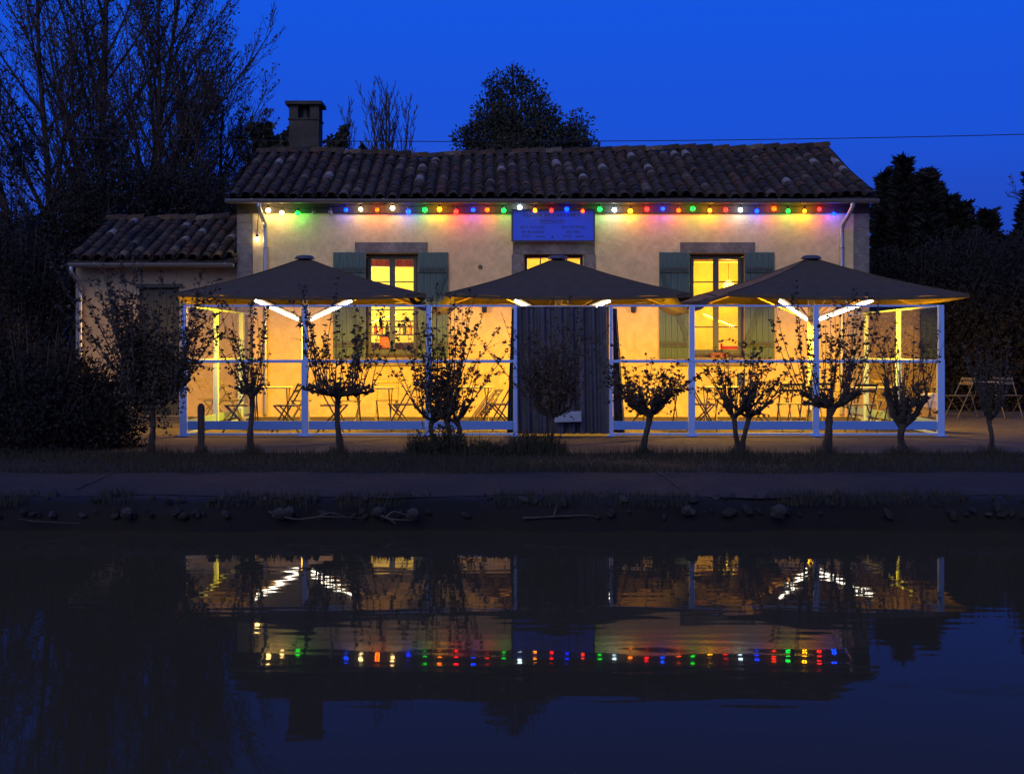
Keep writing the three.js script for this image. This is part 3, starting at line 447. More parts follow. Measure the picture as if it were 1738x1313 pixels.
{
  const z = -29.6, shelf = thing('bar_shelf', 'dark bar shelf with glasses and bottles behind the left window', 'shelf', [0, 0, 0]); const wood = mat([.10, .04, .018], { map: T.wood, roughness: .5 });
  for (const y of [1.58, 1.86, 2.10]) mesh('shelf_board', rbox(1.9, .025, .26, -2.5, y, z, .004), y > 1.6 ? M.slat : wood, shelf);
  mesh('cabinet', rbox(1.9, 1.30, .4, -2.5, .77, z, .01), wood, shelf); for (const x of [-3.44, -1.56]) mesh('upright', box(.03, .75, .26, x, 1.79, z), wood, shelf);
  const gl = phys([1, 1, 1], { transmission: 1, thickness: 0, roughness: 0 }), glassG = new THREE.LatheGeometry([[0, 0], [.028, 0], [.03, .004], [.034, .11], [.036, .13], [.032, .128], [.029, .01], [0, .008]].map((q) => new THREE.Vector2(...q)), 10);
  for (const y of [1.8735, 2.1135]) for (let k = 0; k < 9; k++) { const g = top('drinking_glass', glassG, gl, y < 2 ? 'clear drinking glass on the middle bar shelf behind the left window' : 'clear drinking glass on the top bar shelf behind the left window', 'glass', y < 2 ? 'glasses on the middle bar shelf' : 'glasses on the top bar shelf'); g.position.set(-2.93 + k * .115, y, z + .05); }
  const bottleG = new THREE.LatheGeometry([[0, 0], [.036, 0], [.038, .01], [.038, .15], [.03, .18], [.014, .205], [.013, .25], [0, .252]].map((q) => new THREE.Vector2(...q)), 10);
  const bc = [[.75, .20, .02, 'orange'], [.55, .07, .02, 'red'], [.8, .5, .06, 'amber'], [.05, .05, .03, 'black'], [.85, .75, .4, 'pale'], [.10, .16, .04, 'green']], order = [0, 1, 0, 3, 2, 4, 3, 0, 2, 5];
  const ord = ['first', 'second', 'third', 'fourth', 'fifth', 'sixth', 'seventh', 'eighth', 'ninth', 'tenth'];
  order.forEach((k, i) => { const c = bc[k], g = top('bottle', bottleG, mat(c.slice(0, 3), { roughness: .15 }), `${c[3]} bottle, ${ord[i]} from the left on the low bar shelf behind the left window`, 'bottle', 'bottles on the bar shelf'); g.position.set(-2.95 + i * .12, 1.5935, z + .06); });
  // counter nearer to the window
  const ct = thing('bar_counter', 'dark wooden bar counter just inside the left window', 'counter', [-2.3, 0, -28.35]); mesh('counter_top', rbox(2.2, .05, .5, 0, 1.27, 0, .01), wood, ct); mesh('counter_front', box(2.1, 1.13, .06, 0, .68, .15), wood, ct);
  const cof = thing('coffee_machine', 'small orange and black machine on the bar counter behind the left window', 'machine', [-2.5, 1.296, -28.35]); mesh('body', rbox(.26, .24, .26, 0, .121, 0, .02), mat([.65, .16, .02], { roughness: .4 }), cof); mesh('tray', rbox(.28, .03, .3, 0, .255, .01, .008), M.drape, cof); mesh('spout', cyl(.012, .012, .06, 8, 0, .06, .14), M.steel, cof);
  // right room: red chair and tall cabinet
  const rc = thing('red_chair', 'red wooden chair inside the right window', 'chair', [4.28, .113, -28.2], -.4); const red = mat([.55, .03, .015], { roughness: .5 });
  for (const [x, zz] of [[-.18, -.18], [.18, -.18], [-.18, .18], [.18, .18]]) mesh('leg', box(.035, zz < 0 ? 1.28 : .62, .035, x, zz < 0 ? .64 : .31, zz), red, rc); mesh('seat', rbox(.4, .03, .4, 0, .636, 0, .01), red, rc); mesh('back_rail', rbox(.33, .07, .02, 0, 1.20, -.18, .006), red, rc); mesh('back_rail', rbox(.33, .05, .02, 0, 1.02, -.18, .006), red, rc);
  const bx = thing('window_box', 'small orange wooden box on the right window sill', 'box', [X(1221, 26.95), 1.117, -26.99]); mesh('box_front', rbox(.30, .10, .015, 0, .052, .06, .003), mat([.45, .17, .05], { map: T.wood }), bx); mesh('box_body', [box(.015, .09, .11, -.14, .05, -.003), box(.015, .09, .11, .14, .05, -.003), box(.3, .09, .012, 0, .05, -.066), box(.3, .01, .11, 0, .006, -.003)], mat([.40, .15, .05], { map: T.wood }), bx);
}

// ------------------------------------------------------------------ parasols with tube lamps
const EAVE = 2.13, A = 1.90;
function makeParasol() {
  const p = thing('parasol', '', 'parasol', [0, 0, 0]);
  const face = (k) => { const rot = k * Math.PI / 2; return sheet((u, v) => { const w = (1 - v) * A, x = (u * 2 - 1) * w, t = Math.abs(u * 2 - 1), q = V(x, EAVE + (2.80 - EAVE) * v - .05 * Math.sin(Math.PI * v) + .007 * Math.sin(x * 9 + k * 2) * Math.sin(v * 17 + x * 4 + k) * (1 - v) - .05 * (1 - t * t) * (1 - v), Math.max(w, .0001)); return q.applyAxisAngle(V(0, 1, 0), rot); }, 40, 28, 3.6, 2); };
  const hem = (k) => sheet((u, v) => { const x = (u * 2 - 1) * A, t = Math.abs(u * 2 - 1); return V(x, EAVE - .05 * (1 - t * t) - .045 * v, A + .002).applyAxisAngle(V(0, 1, 0), k * Math.PI / 2); }, 16, 1, 3.8, .06);
  mesh('canopy', [0, 1, 2, 3].map(face), M.canopy, p); for (let k = 0; k < 4; k++) mesh('hem', hem(k), M.canopy, p);
  for (let k = 0; k < 4; k++) { const a = k * Math.PI / 2 + Math.PI / 4, pts = []; for (let j = 0; j <= 12; j++) { const v = j / 12, w = (1 - v) * A * Math.SQRT2; pts.push(V(Math.sin(a) * w, EAVE + (2.80 - EAVE) * v - .05 * Math.sin(Math.PI * v) + .004, Math.cos(a) * w)); } mesh('seam', pipe(pts, .010, 24, 5), M.canopy, p); }
  mesh('cap', [new THREE.CylinderGeometry(.15, .175, .035, 24, 1).translate(0, 2.80, 0), new THREE.SphereGeometry(.15, 24, 8, 0, Math.PI * 2, 0, Math.PI / 2).scale(1, .2, 1).translate(0, 2.817, 0)], mat([.055, .06, .085], { roughness: .6 }), p);
  mesh('pole', cyl(.055, .055, 2.70, 16, 0, .06, 0), M.pole, p); mesh('base', [rbox(.9, .06, .9, 0, .035, 0, .015), cyl(.09, .075, .22, 12, 0, .06, 0)], M.concrete, p); mesh('hub', [cyl(.085, .085, .10, 14, 0, 1.74, 0), cyl(.09, .09, .09, 14, 0, 2.62, 0)], M.rib, p);
  for (let k = 0; k < 8; k++) { const a = k * Math.PI / 4 + Math.PI / 4, R = k % 2 ? A * .97 : A * Math.SQRT2 * .97, e = V(Math.sin(a) * R, EAVE + (k % 2 ? -.13 : -.012), Math.cos(a) * R); mesh('rib', bar(V(Math.sin(a) * .08, k % 2 ? 2.62 : 2.66, Math.cos(a) * .08), e, .022, .035), M.rib, p);
    const m = V(Math.sin(a) * .08, 2.66, Math.cos(a) * .08).lerp(e, k % 2 ? .62 : .56); mesh('strut', bar(V(Math.sin(a) * .09, 1.79, Math.cos(a) * .09), m, .016, .022), M.rib, p); }
  // two fluorescent tubes, one under each strut towards the canal
  const glow = mat([1, 1, 1], { emissive: new THREE.Color().setRGB(1, .90, .70), emissiveIntensity: 28 });
  for (const k of [0, 3]) {
    const a = k * Math.PI / 2 + Math.PI / 4, d = V(Math.sin(a), 0, Math.cos(a)), i = d.clone().multiplyScalar(.16).setY(1.775), o = d.clone().multiplyScalar(1.10).setY(2.07);
    const lamp = new THREE.Group(); lamp.name = 'tube_lamp'; p.add(lamp); const dir = o.clone().sub(i).normalize();
    mesh('lamp_tube', rod(i, o, .019, 10), glow, lamp); mesh('lamp_batten', bar(i.clone().add(V(0, .042, 0)), o.clone().add(V(0, .042, 0)), .062, .022), M.rib, lamp); mesh('end_cap', [rod(i.clone().addScaledVector(dir, -.03), i, .021, 10), rod(o, o.clone().addScaledVector(dir, .03), .021, 10)], M.steel, lamp);
    const L = new THREE.RectAreaLight(new THREE.Color().setRGB(1, .46, .0), 1950, i.distanceTo(o), .05); L.name = 'tube_light';
    const aim = V(0, 1, 1.0), zA = aim.clone().addScaledVector(dir, -dir.dot(aim)).normalize(), yA = zA.clone().cross(dir).normalize(); L.position.copy(i).lerp(o, .5).add(V(0, -.03, 0)); L.quaternion.setFromRotationMatrix(new THREE.Matrix4().makeBasis(dir, yA, zA)); lamp.add(L);
  }
  return p;
}
const par = makeParasol();
for (const [i, px, D, rot, label] of [[0, 517, 23.6, .12, 'dark grey square parasol over the left glazed terrace'], [1, 947, 23.6, .06, 'dark grey square parasol over the curtained entrance'], [2, 1377, 23.6, .10, 'dark grey square parasol over the right glazed terrace']]) {
  const p = i ? par.clone() : par; if (i) { p.name = numbered('parasol'); scene.add(p); } p.position.set(X(px, D), 0, -D); p.rotation.y = rot; p.userData = { label, category: 'parasol', group: 'parasols over the terrace' };
}
// rain channels of cloth sagging between the parasols
for (const [px, label] of [[731, 'sagging dark cloth gutter between the left and middle parasols'], [1168, 'sagging dark cloth gutter between the middle and right parasols']]) {
  const x = X(px, 22.6); const g = new THREE.Group(); g.name = numbered('rain_channel'); tag(g, label, 'cloth gutter', 'cloth gutters between the parasols'); scene.add(g);
  mesh('cloth', sheet((u, v) => V(x + (u - .5) * .62 + .05 * v, 2.10 - .22 * (1 - Math.pow(2 * u - 1, 2)) - .02 * Math.sin(v * 15 + u * 5), -21.6 - 3.6 * v), 12, 24, .8, 3.6), M.gutterCloth, g);
  mesh('cord', [rod(V(x - .31, 2.10, -21.61), V(x - .12, 2.14, -21.75), .008), rod(V(x + .31, 2.10, -21.61), V(x + .14, 2.14, -21.75), .008)], M.wire, g);
}

// ------------------------------------------------------------------ glazed windbreaks
const GZ = -21.1, TOPY = 1.945, MID = 1.11;
function windbreak(name, label, xs, ws, sideX, sideSign) {
  const g = thing(name, label, 'windbreak', [xs[0], 0, GZ]); const ox = xs[0];
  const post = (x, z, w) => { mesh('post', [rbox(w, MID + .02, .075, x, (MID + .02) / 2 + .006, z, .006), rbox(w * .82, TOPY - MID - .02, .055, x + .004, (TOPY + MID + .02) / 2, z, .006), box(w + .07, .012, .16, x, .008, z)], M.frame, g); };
  const bay = (x0, x1, z0, z1) => {
    const a = V(x0, 0, z0), b = V(x1, 0, z1), d = b.clone().sub(a), L = d.length(), ang = Math.atan2(-d.z, d.x), at = (geo) => geo.rotateY(ang).translate((x0 + x1) / 2, 0, (z0 + z1) / 2);
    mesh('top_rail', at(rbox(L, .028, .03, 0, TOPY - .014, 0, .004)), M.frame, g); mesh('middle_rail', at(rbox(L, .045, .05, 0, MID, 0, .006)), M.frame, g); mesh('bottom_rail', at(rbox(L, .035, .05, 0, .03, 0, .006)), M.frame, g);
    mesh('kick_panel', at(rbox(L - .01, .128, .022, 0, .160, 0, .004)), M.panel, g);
    mesh('glass_pane', at(new THREE.PlaneGeometry(L - .01, MID - .25).translate(0, .225 + (MID - .25) / 2, 0)), M.glass, g); mesh('glass_pane', at(new THREE.PlaneGeometry(L - .01, TOPY - MID - .055).translate(0, (TOPY + MID) / 2 - .003, .0)), M.glass, g);
  };
  xs.forEach((x, k) => post(x - ox, 0, ws[k])); for (let k = 0; k < xs.length - 1; k++) bay(xs[k] - ox + ws[k] / 2, xs[k + 1] - ox - ws[k + 1] / 2, 0, 0);
  const zs = [0, -2.3, -4.45, -5.82]; for (let k = 1; k < 3; k++) post(sideX - ox, zs[k], .085); for (let k = 0; k < 3; k++) bay(sideX - ox, sideX - ox, zs[k] - .04, zs[k + 1] + (k < 2 ? .04 : .0));
  return g;
}
const D0 = 21.1;
windbreak('glass_windbreak', 'glass windbreak enclosing the left terrace, skylight tint in its frame colour', [X(311.5, D0), X(517.5, D0), X(727.5, D0), X(874.5, D0)], [.105, .10, .10, .06], X(311.5, D0), -1);
windbreak('glass_windbreak', 'glass windbreak enclosing the right terrace, skylight tint in its frame colour', [X(1037, D0), X(1174, D0), X(1385, D0), X(1597, D0)], [.055, .10, .095, .105], X(1597, D0), 1);
// entrance curtain and drapes
{
  const x0 = X(877, 21.2), x1 = X(1034, 21.2), w = x1 - x0, g = thing('entrance_curtain', 'dark blue canvas curtain closing the entrance between the windbreaks', 'curtain', [x0, 0, -21.2]), y1 = Y(521, 21.2);
  mesh('curtain_cloth', sheet((u, v) => { const f = .35 + .65 * (1 - v * .5); return V(u * w, .03 + v * (y1 - .03), .045 * f * Math.sin(u * 46 + 2 * Math.sin(u * 9) + .7 * v) + .02 * Math.sin(u * 103 + v * 3)); }, 150, 20, w, y1), M.tarp, g);
  mesh('curtain_rail', rod(V(-.03, y1 + .012, 0), V(w + .03, y1 + .012, 0), .014), M.steel, g); for (let k = 0; k < 9; k++) mesh('curtain_ring', new THREE.TorusGeometry(.022, .005, 5, 12).rotateY(Math.PI / 2).translate(.05 + k * (w - .1) / 8, y1 + .005, 0), M.steel, g);
  const plate = thing('notice_plate', 'small white plate fixed low on the entrance curtain', 'plate', [X(964, 21.05), Y(707, 21.05), -21.06], 0); plate.rotation.z = .03; mesh('plate', rbox(.40, .155, .012, 0, 0, 0, .003), M.white, plate); for (const sx of [-1, 1]) mesh('eyelet', new THREE.TorusGeometry(.012, .004, 5, 10).translate(sx * .17, .05, .008), M.steel, plate);
  for (const [pxT0, pxT1, pxB0, pxB1, label] of [[869, 874, 860, 874, 'black plastic drape gathered beside the entrance at the left windbreak'], [1040, 1047, 1041, 1062, 'black plastic drape gathered beside the entrance at the right windbreak']]) {
    const D = 21.3, d = thing('side_drape', label, 'drape', [X(pxT0, D), 0, -D]); const o = X(pxT0, D);
    mesh('drape_cloth', sheet((u, v) => { const a = X(pxB0 + (pxT0 - pxB0) * v, D) - o, b = X(pxB1 + (pxT1 - pxB1) * v, D) - o; return V(a + (b - a) * u, .04 + v * 1.86, .03 * Math.sin(u * 17 + v * 2)); }, 24, 12, .2, 1.8), M.drape, d); mesh('hanging_loop', new THREE.TorusGeometry(.02, .005, 5, 10).translate(.03, 1.91, 0), M.steel, d);
  }
}

// ------------------------------------------------------------------ bistro furniture
const K = .93;
function makeChair() {
  const c = thing('bistro_chair', '', 'chair'); const r = .0135;
  for (const s of [-1, 1]) { mesh('leg', rod(V(s * .19, .005, .23), V(s * .19, .82, -.23), r), M.chair, c); mesh('leg', rod(V(s * .172, .005, -.24), V(s * .172, .44, .18), r), M.chair, c); mesh('seat_rail', bar(V(s * .18, .445, -.17), V(s * .18, .445, .20), .02, .012), M.chair, c); }
  mesh('crossbar', rod(V(-.19, .10, .178), V(.19, .10, .178), .008), M.chair, c); mesh('crossbar', rod(V(-.172, .10, -.15), V(.172, .10, -.15), .008), M.chair, c);
  for (let k = 0; k < 6; k++) mesh('seat_slat', rbox(.40, .014, .046, 0, .458, -.155 + k * .066, .004), M.slat, c);
  for (const y of [.69, .785]) mesh('back_slat', rbox(.41, .052, .014, 0, y, -.23 + (.82 - y) * .56 + .012, .004, [-.5]), M.slat, c);
  c.scale.setScalar(K); return c;
}
function makeTable() {
  const t = thing('bistro_table', '', 'table'); mesh('table_top', rbox(.70, .022, .60, 0, .715, 0, .008), M.table, t);
  for (const s of [-1, 1]) { mesh('leg', rod(V(s * .28, .005, .25), V(s * .28, .70, -.24), .012), M.chair, t); mesh('leg', rod(V(s * .26, .005, -.25), V(s * .26, .70, .24), .012), M.chair, t); }
  mesh('stretcher', [rod(V(-.28, .12, .17), V(.28, .12, .17), .009), rod(V(-.26, .12, -.17), V(.26, .12, -.17), .009)], M.chair, t); t.scale.setScalar(K); return t;
}
const chair0 = makeChair(), table0 = makeTable(); let cN = 0, tN = 0;
const P2 = Math.PI / 2, terraceChairs = 'bistro chairs on the terrace';
function chair(px, D, turn, label) { const c = cN++ ? chair0.clone() : chair0; if (c !== chair0) { c.name = numbered('bistro_chair'); scene.add(c); } c.position.set(X(px, D), .004, -D); c.rotation.y = turn; c.userData = { label, category: 'chair', group: terraceChairs }; return c; }
function table(px, D, turn, label) { const c = tN++ ? table0.clone() : table0; if (c !== table0) { c.name = numbered('bistro_table'); scene.add(c); } c.position.set(X(px, D), .004, -D); c.rotation.y = turn; c.userData = { label, category: 'table', group: 'bistro tables on the terrace' }; return c; }
chair(358, 24.9, P2 * .8, 'slatted folding chair in the far left corner of the left windbreak');
chair(394, 24.1, P2 * 1.1, 'slatted folding chair with lit back beside the left side posts');
chair(402, 22.0, -P2 * .9, 'folding chair seen side-on behind the leftmost trimmed tree');
chair(488, 21.9, P2 * -1.05, 'folding chair close behind the glass left of the centre post of the left windbreak');
table(462, 23.0, .1, 'slatted bistro table behind the leftmost trimmed tree');
chair(512, 24.0, -P2 * .9, 'folding chair turned to the table left of the downlit post');
chair(566, 22.0, P2 * .9, 'folding chair behind the second trimmed tree from the left');
chair(590, 23.6, Math.PI * .95, 'folding chair below the left shutter of the left window');
table(636, 22.7, 0, 'bistro table below the left lit window');
chair(657, 23.9, 0, 'folding chair facing the canal under the left lit window');
chair(682, 22.3, -P2 * .8, 'folding chair right of the table under the left lit window');
table(800, 23.2, .2, 'bistro table beside the leaning folded chairs');
chair(853, 22.4, -P2 * .85, 'folding chair beside the left post of the entrance');
chair(1085, 23.0, P2 * .9, 'folding chair behind the trimmed tree right of the entrance');
table(1120, 22.6, .1, 'bistro table behind the trimmed tree right of the entrance');
chair(1192, 22.4, P2, 'folding chair side-on right of the second post of the right windbreak');
table(1224, 23.1, 0, 'bistro table under the right lit window');
chair(1232, 24.4, 0, 'folding chair against the wall under the right lit window');
chair(1290, 22.8, -P2 * .9, 'folding chair behind the forked trimmed tree');
chair(1341, 22.4, Math.PI, 'folding chair with its back to the canal left of the cream pole');
table(1366, 23.7, .05, 'bistro table at the cream pole of the right parasol');
chair(1392, 22.9, Math.PI * .97, 'folding chair with its back to the canal right of the cream pole');
table(1480, 22.8, 0, 'bistro table in the right part of the right windbreak');
chair(1462, 22.1, Math.PI * 1.05, 'folding chair in front of the rightmost bistro table inside the glass');
chair(1506, 23.9, .1, 'folding chair behind the rightmost bistro table inside the glass');
chair(1553, 22.6, P2 * .9, 'folding chair behind the rightmost trimmed tree of the glass front');
chair(1630, 26.3, -P2 * .75, 'dim folding chair outside, just right of the right windbreak');
table(1674, 26.8, .1, 'dim bistro table outside, right of the right windbreak');
chair(1712, 26.4, P2 * .1, 'dim folding chair outside at the right edge of the photo');
{ // folded chairs leaning in a stack
  const ft = thing('folded_chair', '', 'chair'); for (const s of [-1, 1]) { mesh('leg', bar(V(s * .19, 0, .0), V(s * .19, .95, 0), .018, .014), M.chair, ft); mesh('leg', bar(V(s * .165, .05, .025), V(s * .165, .74, .025), .018, .014), M.chair, ft); }
  for (let k = 0; k < 5; k++) mesh('seat_slat', rbox(.36, .045, .012, 0, .40 + k * .06, .045, .004), M.slat, ft); for (const y of [.82, .91]) mesh('back_slat', rbox(.41, .05, .014, 0, y, .0, .004), M.slat, ft);
  ['nearest of the folded chairs leaning beside the entrance', 'middle one of the folded chairs leaning beside the entrance', 'farthest of the folded chairs leaning beside the entrance'].forEach((label, i) => { const c = i ? ft.clone() : ft; if (i) { c.name = numbered('folded_chair'); scene.add(c); } c.position.set(X(783 + i * 9, 22.2 + i * .12), .006, -22.2 - i * .12); c.rotation.set(0, P2 + .1 * i, 0); c.rotateX(.62); c.scale.setScalar(.85); c.userData = { label, category: 'chair', group: 'folded chairs beside the entrance' }; });
  const mh = thing('menu_holder', 'small dark menu board standing on the table under the right window', 'menu board', [X(1258, 22.95), .687, -22.95]); mesh('board', rbox(.13, .21, .012, 0, .115, 0, .004, [-.12]), mat([.06, .075, .11], { roughness: .6 }), mh); mesh('foot', rbox(.13, .012, .07, 0, .008, 0, .003), M.darkWood, mh);
  mesh('chalk_mark', [new THREE.TorusGeometry(.022, .003, 4, 14, 4.4).translate(0, .15, .012), rod(V(-.03, .09, .012), V(.03, .10, .012), .003, 4)], M.white, mh);
  const bag = thing('folded_cloth', 'pale crumpled cloth beside the right corner post', 'cloth', [X(1580, 22.2), .05, -22.2]); const g = new THREE.SphereGeometry(1, 20, 14), p = g.attributes.position, q = rng(9), ph = [q() * 6, q() * 6, q() * 6]; for (let i = 0; i < p.count; i++) { const k = 1 + .16 * Math.sin(5 * p.getX(i) + ph[0]) * Math.sin(6 * p.getZ(i) + ph[1]) + .1 * Math.sin(9 * p.getY(i) + ph[2]); p.setXYZ(i, p.getX(i) * .19 * k, .42 + p.getY(i) * .13 * k, p.getZ(i) * .15 * k); } g.computeVertexNormals(); mesh('cloth', g, mat([.42, .48, .45]), bag); mesh('stool', [cyl(.015, .015, .36, 6, -.12, -.045, -.1), cyl(.015, .015, .36, 6, .12, -.045, -.1), cyl(.015, .015, .36, 6, 0, -.045, .12), cyl(.17, .17, .02, 14, 0, .30, 0)], M.chair, bag);
}

// ------------------------------------------------------------------ plants: the row of trimmed trees, shrubs, bollard
function shootsTree(name, label, cat, px, D, opt, group) {
  const g = thing(name, label, cat, [X(px, D), -.01, -D], 0, group), r = rng(opt.seed), wood = new GB(), sh = new GB(), lf = new GB();
  const H = opt.head, lean = opt.lean || 0, hp0 = V(lean, H, 0), tp = [], tr = [];
  const stems = opt.stems || [[0, 0]];
  for (const [dx, hx] of stems) { const tp = [], tr = []; for (let k = 0; k <= 9; k++) { const t = k / 9; tp.push(V(dx * t * (1 - t) * 4 * .5 + (lean + hx) * t + (opt.bend ?? .012) * Math.sin(t * 6 + opt.seed), H * t, .015 * Math.sin(t * 7 + opt.seed * 2))); tr.push((opt.r || .042) * (1.35 - .55 * Math.min(1, t * 2.2) + (t > .86 ? .5 * (t - .86) / .14 : 0)) * (.95 + .12 * Math.sin(t * 31 + opt.seed))); } wood.tube(tp, tr, 9); }
  // knuckles of the pollard head, spread sideways as short stout arms
  const arms = []; for (let k = 0; k < opt.arms; k++) { const a = k / opt.arms * 6.283 + r(), s = (stems[k % stems.length][1] || 0), L = opt.spread * (.25 + .85 * r()), rise = opt.rise * (.5 + r()) + (r() - .4) * .10; const e = V(lean + s + Math.cos(a) * L, H + rise, Math.sin(a) * L * .8); const m = V(lean + s + Math.cos(a) * L * .45, H + rise * .25 - .01, Math.sin(a) * L * .36); const rr = (opt.r || .042) * (opt.armR || .5); wood.tube([V(lean + s, H - .03, 0), m, e], [rr * 1.15, rr, rr * .9], 6); arms.push([V(lean + s, H, 0), m, e]); for (let q = 0; q < 5; q++) { const c = e.clone().lerp(m, q * .25).add(V((r() - .5) * .03, (r() - .5) * .04, (r() - .5) * .03)); wood.tube([c.clone().add(V(0, -rr, 0)), c.clone().add(V((r() - .5) * rr, 0, (r() - .5) * rr)), c.clone().add(V(0, rr * 1.3, 0))], [rr * .5, rr * (1.2 + .9 * r()), rr * .3], 6); } }
  for (let k = 0; k < opt.shoots; k++) {
    const arm = arms[Math.floor(r() * arms.length)], s = arm[1].clone().lerp(arm[2], r() * 1.05), out = V(s.x - lean, 0, s.z), a = r() * 6.283; out.normalize().multiplyScalar(opt.flare * (.15 + 1.9 * Math.pow(r(), 2.2))).add(V(Math.cos(a) * .16, 1, Math.sin(a) * .16)).normalize();
    const L = opt.len * (.30 + .85 * r()) * (opt.tall ? opt.tall(s.x) : 1), pts = [], rad = [], bend = (r() - .5) * .25, n = 6; const p = s.clone(), d = out.clone();
    for (let j = 0; j <= n; j++) { pts.push(p.clone()); rad.push(.0075 * (1 - .75 * j / n)); p.addScaledVector(d, L / n); d.add(V((r() - .5) * .16 + bend * .12, .05 - (opt.droop || 0) * j / n, (r() - .5) * .16)).normalize(); }
    sh.tube(pts, rad, 4);
    const nl = Math.round(L * opt.leaves * (.5 + r()));
    for (let j = 0; j < nl; j++) { const t = .12 + .88 * Math.pow(r(), .8), q = Math.min(n - 1, Math.floor(t * n)), c = pts[q].clone().lerp(pts[q + 1], t * n - q), a2 = r() * 6.283, cl = r() < .35 ? 3 : 1; for (let w = 0; w < cl; w++) { const s2 = opt.leaf * (.6 + .7 * r()); lf.leaf(c.x + (r() - .5) * .02, c.y + (r() - .5) * .03, c.z + (r() - .5) * .02, Math.cos(a2 + w) * .9, (r() - .35), Math.sin(a2 + w) * .9, s2, s2 * .75, r); } }
    if (opt.round) for (let j = 0; j < opt.round; j++) { const a2 = r() * 6.283, q = Math.min(n - 1, Math.floor(Math.pow(r(), opt.low || 1) * n)), c = pts[q].clone(), L2 = .10 + .22 * r(), e = c.clone().add(V(Math.cos(a2) * L2, L2 * (r() - .45), Math.sin(a2) * L2)); sh.tube([c, c.clone().lerp(e, .5).add(V(0, .02, 0)), e], [.004, .003, .0015], 3); for (let w = 0; w < 5; w++) { const t = .3 + .7 * r(), s2 = opt.leaf * (.5 + .8 * r()); lf.leaf(c.x + (e.x - c.x) * t, c.y + (e.y - c.y) * t, c.z + (e.z - c.z) * t, r() - .5, r() - .5, r() - .5, s2, s2 * .75, r); } }
    if (opt.side) for (let j = 0; j < opt.side; j++) { const q = 1 + Math.floor(r() * (n - 1)), c = pts[q], a2 = r() * 6.283, e = c.clone().add(V(Math.cos(a2) * .16, .12 + .12 * r(), Math.sin(a2) * .16)); sh.tube([c, e], [.004, .002], 3); for (let w = 0; w < 7; w++) { const t = r(), s2 = opt.leaf * (.6 + .7 * r()); lf.leaf(c.x + (e.x - c.x) * t, c.y + (e.y - c.y) * t, c.z + (e.z - c.z) * t, r() - .5, r() - .3, r() - .5, s2, s2 * .75, r); } }
  }
  for (const [fx, fy, rx, ry, n] of opt.fill || []) for (let k = 0; k < n; k++) { const a = r() * 6.283, b = Math.acos(2 * r() - 1), d = Math.cbrt(r()) * (.8 + .35 * Math.sin(a * 5 + b * 7)), cx = fx + rx * d * Math.sin(b) * Math.cos(a), cy = fy + ry * d * Math.cos(b), cz = rx * .8 * d * Math.sin(b) * Math.sin(a), q = r() < .25 ? 4 : 1; for (let w = 0; w < q; w++) { const s2 = opt.leaf * (.6 + .7 * r()); lf.leaf(cx + (r() - .5) * .05, cy + (r() - .5) * .05, cz + (r() - .5) * .05, r() - .5, r() - .4, r() - .5, s2, s2 * .7, r); } }
  mesh('trunk', wood.geo(), M.youngBark, g); mesh('shoots', sh.geo(), M.twig, g); mesh('crown', lf.geo(), opt.mat || M.leafDark, g); return g;
}
const row = 'trimmed trees in a row before the terrace';
shootsTree('trimmed_tree', 'leftmost small trimmed tree, a straight trunk with thin upright shoots', 'tree', 426, 17.75, { seed: 3, head: .76, r: .044, arms: 9, spread: .24, rise: .04, shoots: 28, len: 1.0, flare: .40, leaves: 19, leaf: .045, round: 1, low: 4 }, row);
shootsTree('trimmed_tree', 'small trimmed tree with broad flat head behind the second bay of the left windbreak', 'tree', 576, 17.75, { seed: 14, head: .75, r: .044, lean: -.03, arms: 14, spread: .44, rise: .05, shoots: 42, len: 1.4, flare: .22, leaves: 19, leaf: .048, round: 1, low: 4, tall: (x) => x < -.1 ? 1.08 : .7 }, row);
shootsTree('bushy_shrub', 'tall many-stemmed shrub left of the entrance with grass at its foot', 'shrub', 752, 17.9, { seed: 25, head: .42, r: .04, stems: [[-.15, -.12], [.1, .05], [.25, .16]], arms: 13, spread: .34, rise: .16, shoots: 62, len: 1.4, flare: .42, leaves: 17, leaf: .046, fill: [[-.02, .72, .34, .42, 620]], round: 2 });
shootsTree('bushy_shrub', 'dark twiggy shrub in front of the entrance curtain', 'shrub', 936, 18.1, { seed: 36, head: .46, r: .028, arms: 11, spread: .26, rise: .14, shoots: 60, len: 1.2, flare: .45, leaves: 16, leaf: .036, fill: [[0, .86, .34, .42, 620], [.03, 1.08, .38, .62, 620]], round: 3, mat: M.leafBrown });
shootsTree('trimmed_tree', 'leafy round trimmed tree at the left bay of the right windbreak', 'tree', 1092, 17.75, { seed: 47, head: .50, r: .046, lean: .08, arms: 14, spread: .36, rise: .16, shoots: 46, len: .74, flare: .95, leaves: 24, leaf: .046, round: 3, droop: .10 }, row);
shootsTree('trimmed_tree', 'leafy trimmed tree with a forked trunk at the right windbreak', 'tree', 1254, 17.75, { seed: 58, head: .48, r: .040, stems: [[.02, -.07], [.05, .12]], arms: 14, spread: .30, rise: .18, shoots: 42, len: .70, flare: .75, leaves: 22, leaf: .044, round: 3, droop: .08 }, row);
shootsTree('trimmed_tree', 'leaning trimmed tree with long upright shoots before the cream parasol pole', 'tree', 1400, 17.75, { seed: 69, head: .60, r: .06, armR: .42, lean: .10, arms: 13, spread: .40, rise: .10, shoots: 42, len: 1.3, flare: .24, leaves: 19, leaf: .048, round: 1, low: 4 }, row);
shootsTree('trimmed_tree', 'trimmed tree with V-shaped stout arms at the right corner of the glass', 'tree', 1531, 17.75, { seed: 70, head: .36, r: .055, armR: .62, arms: 8, spread: .36, rise: .34, shoots: 34, len: 1.0, flare: .2, leaves: 11, leaf: .042, round: 1, low: 3 }, row);
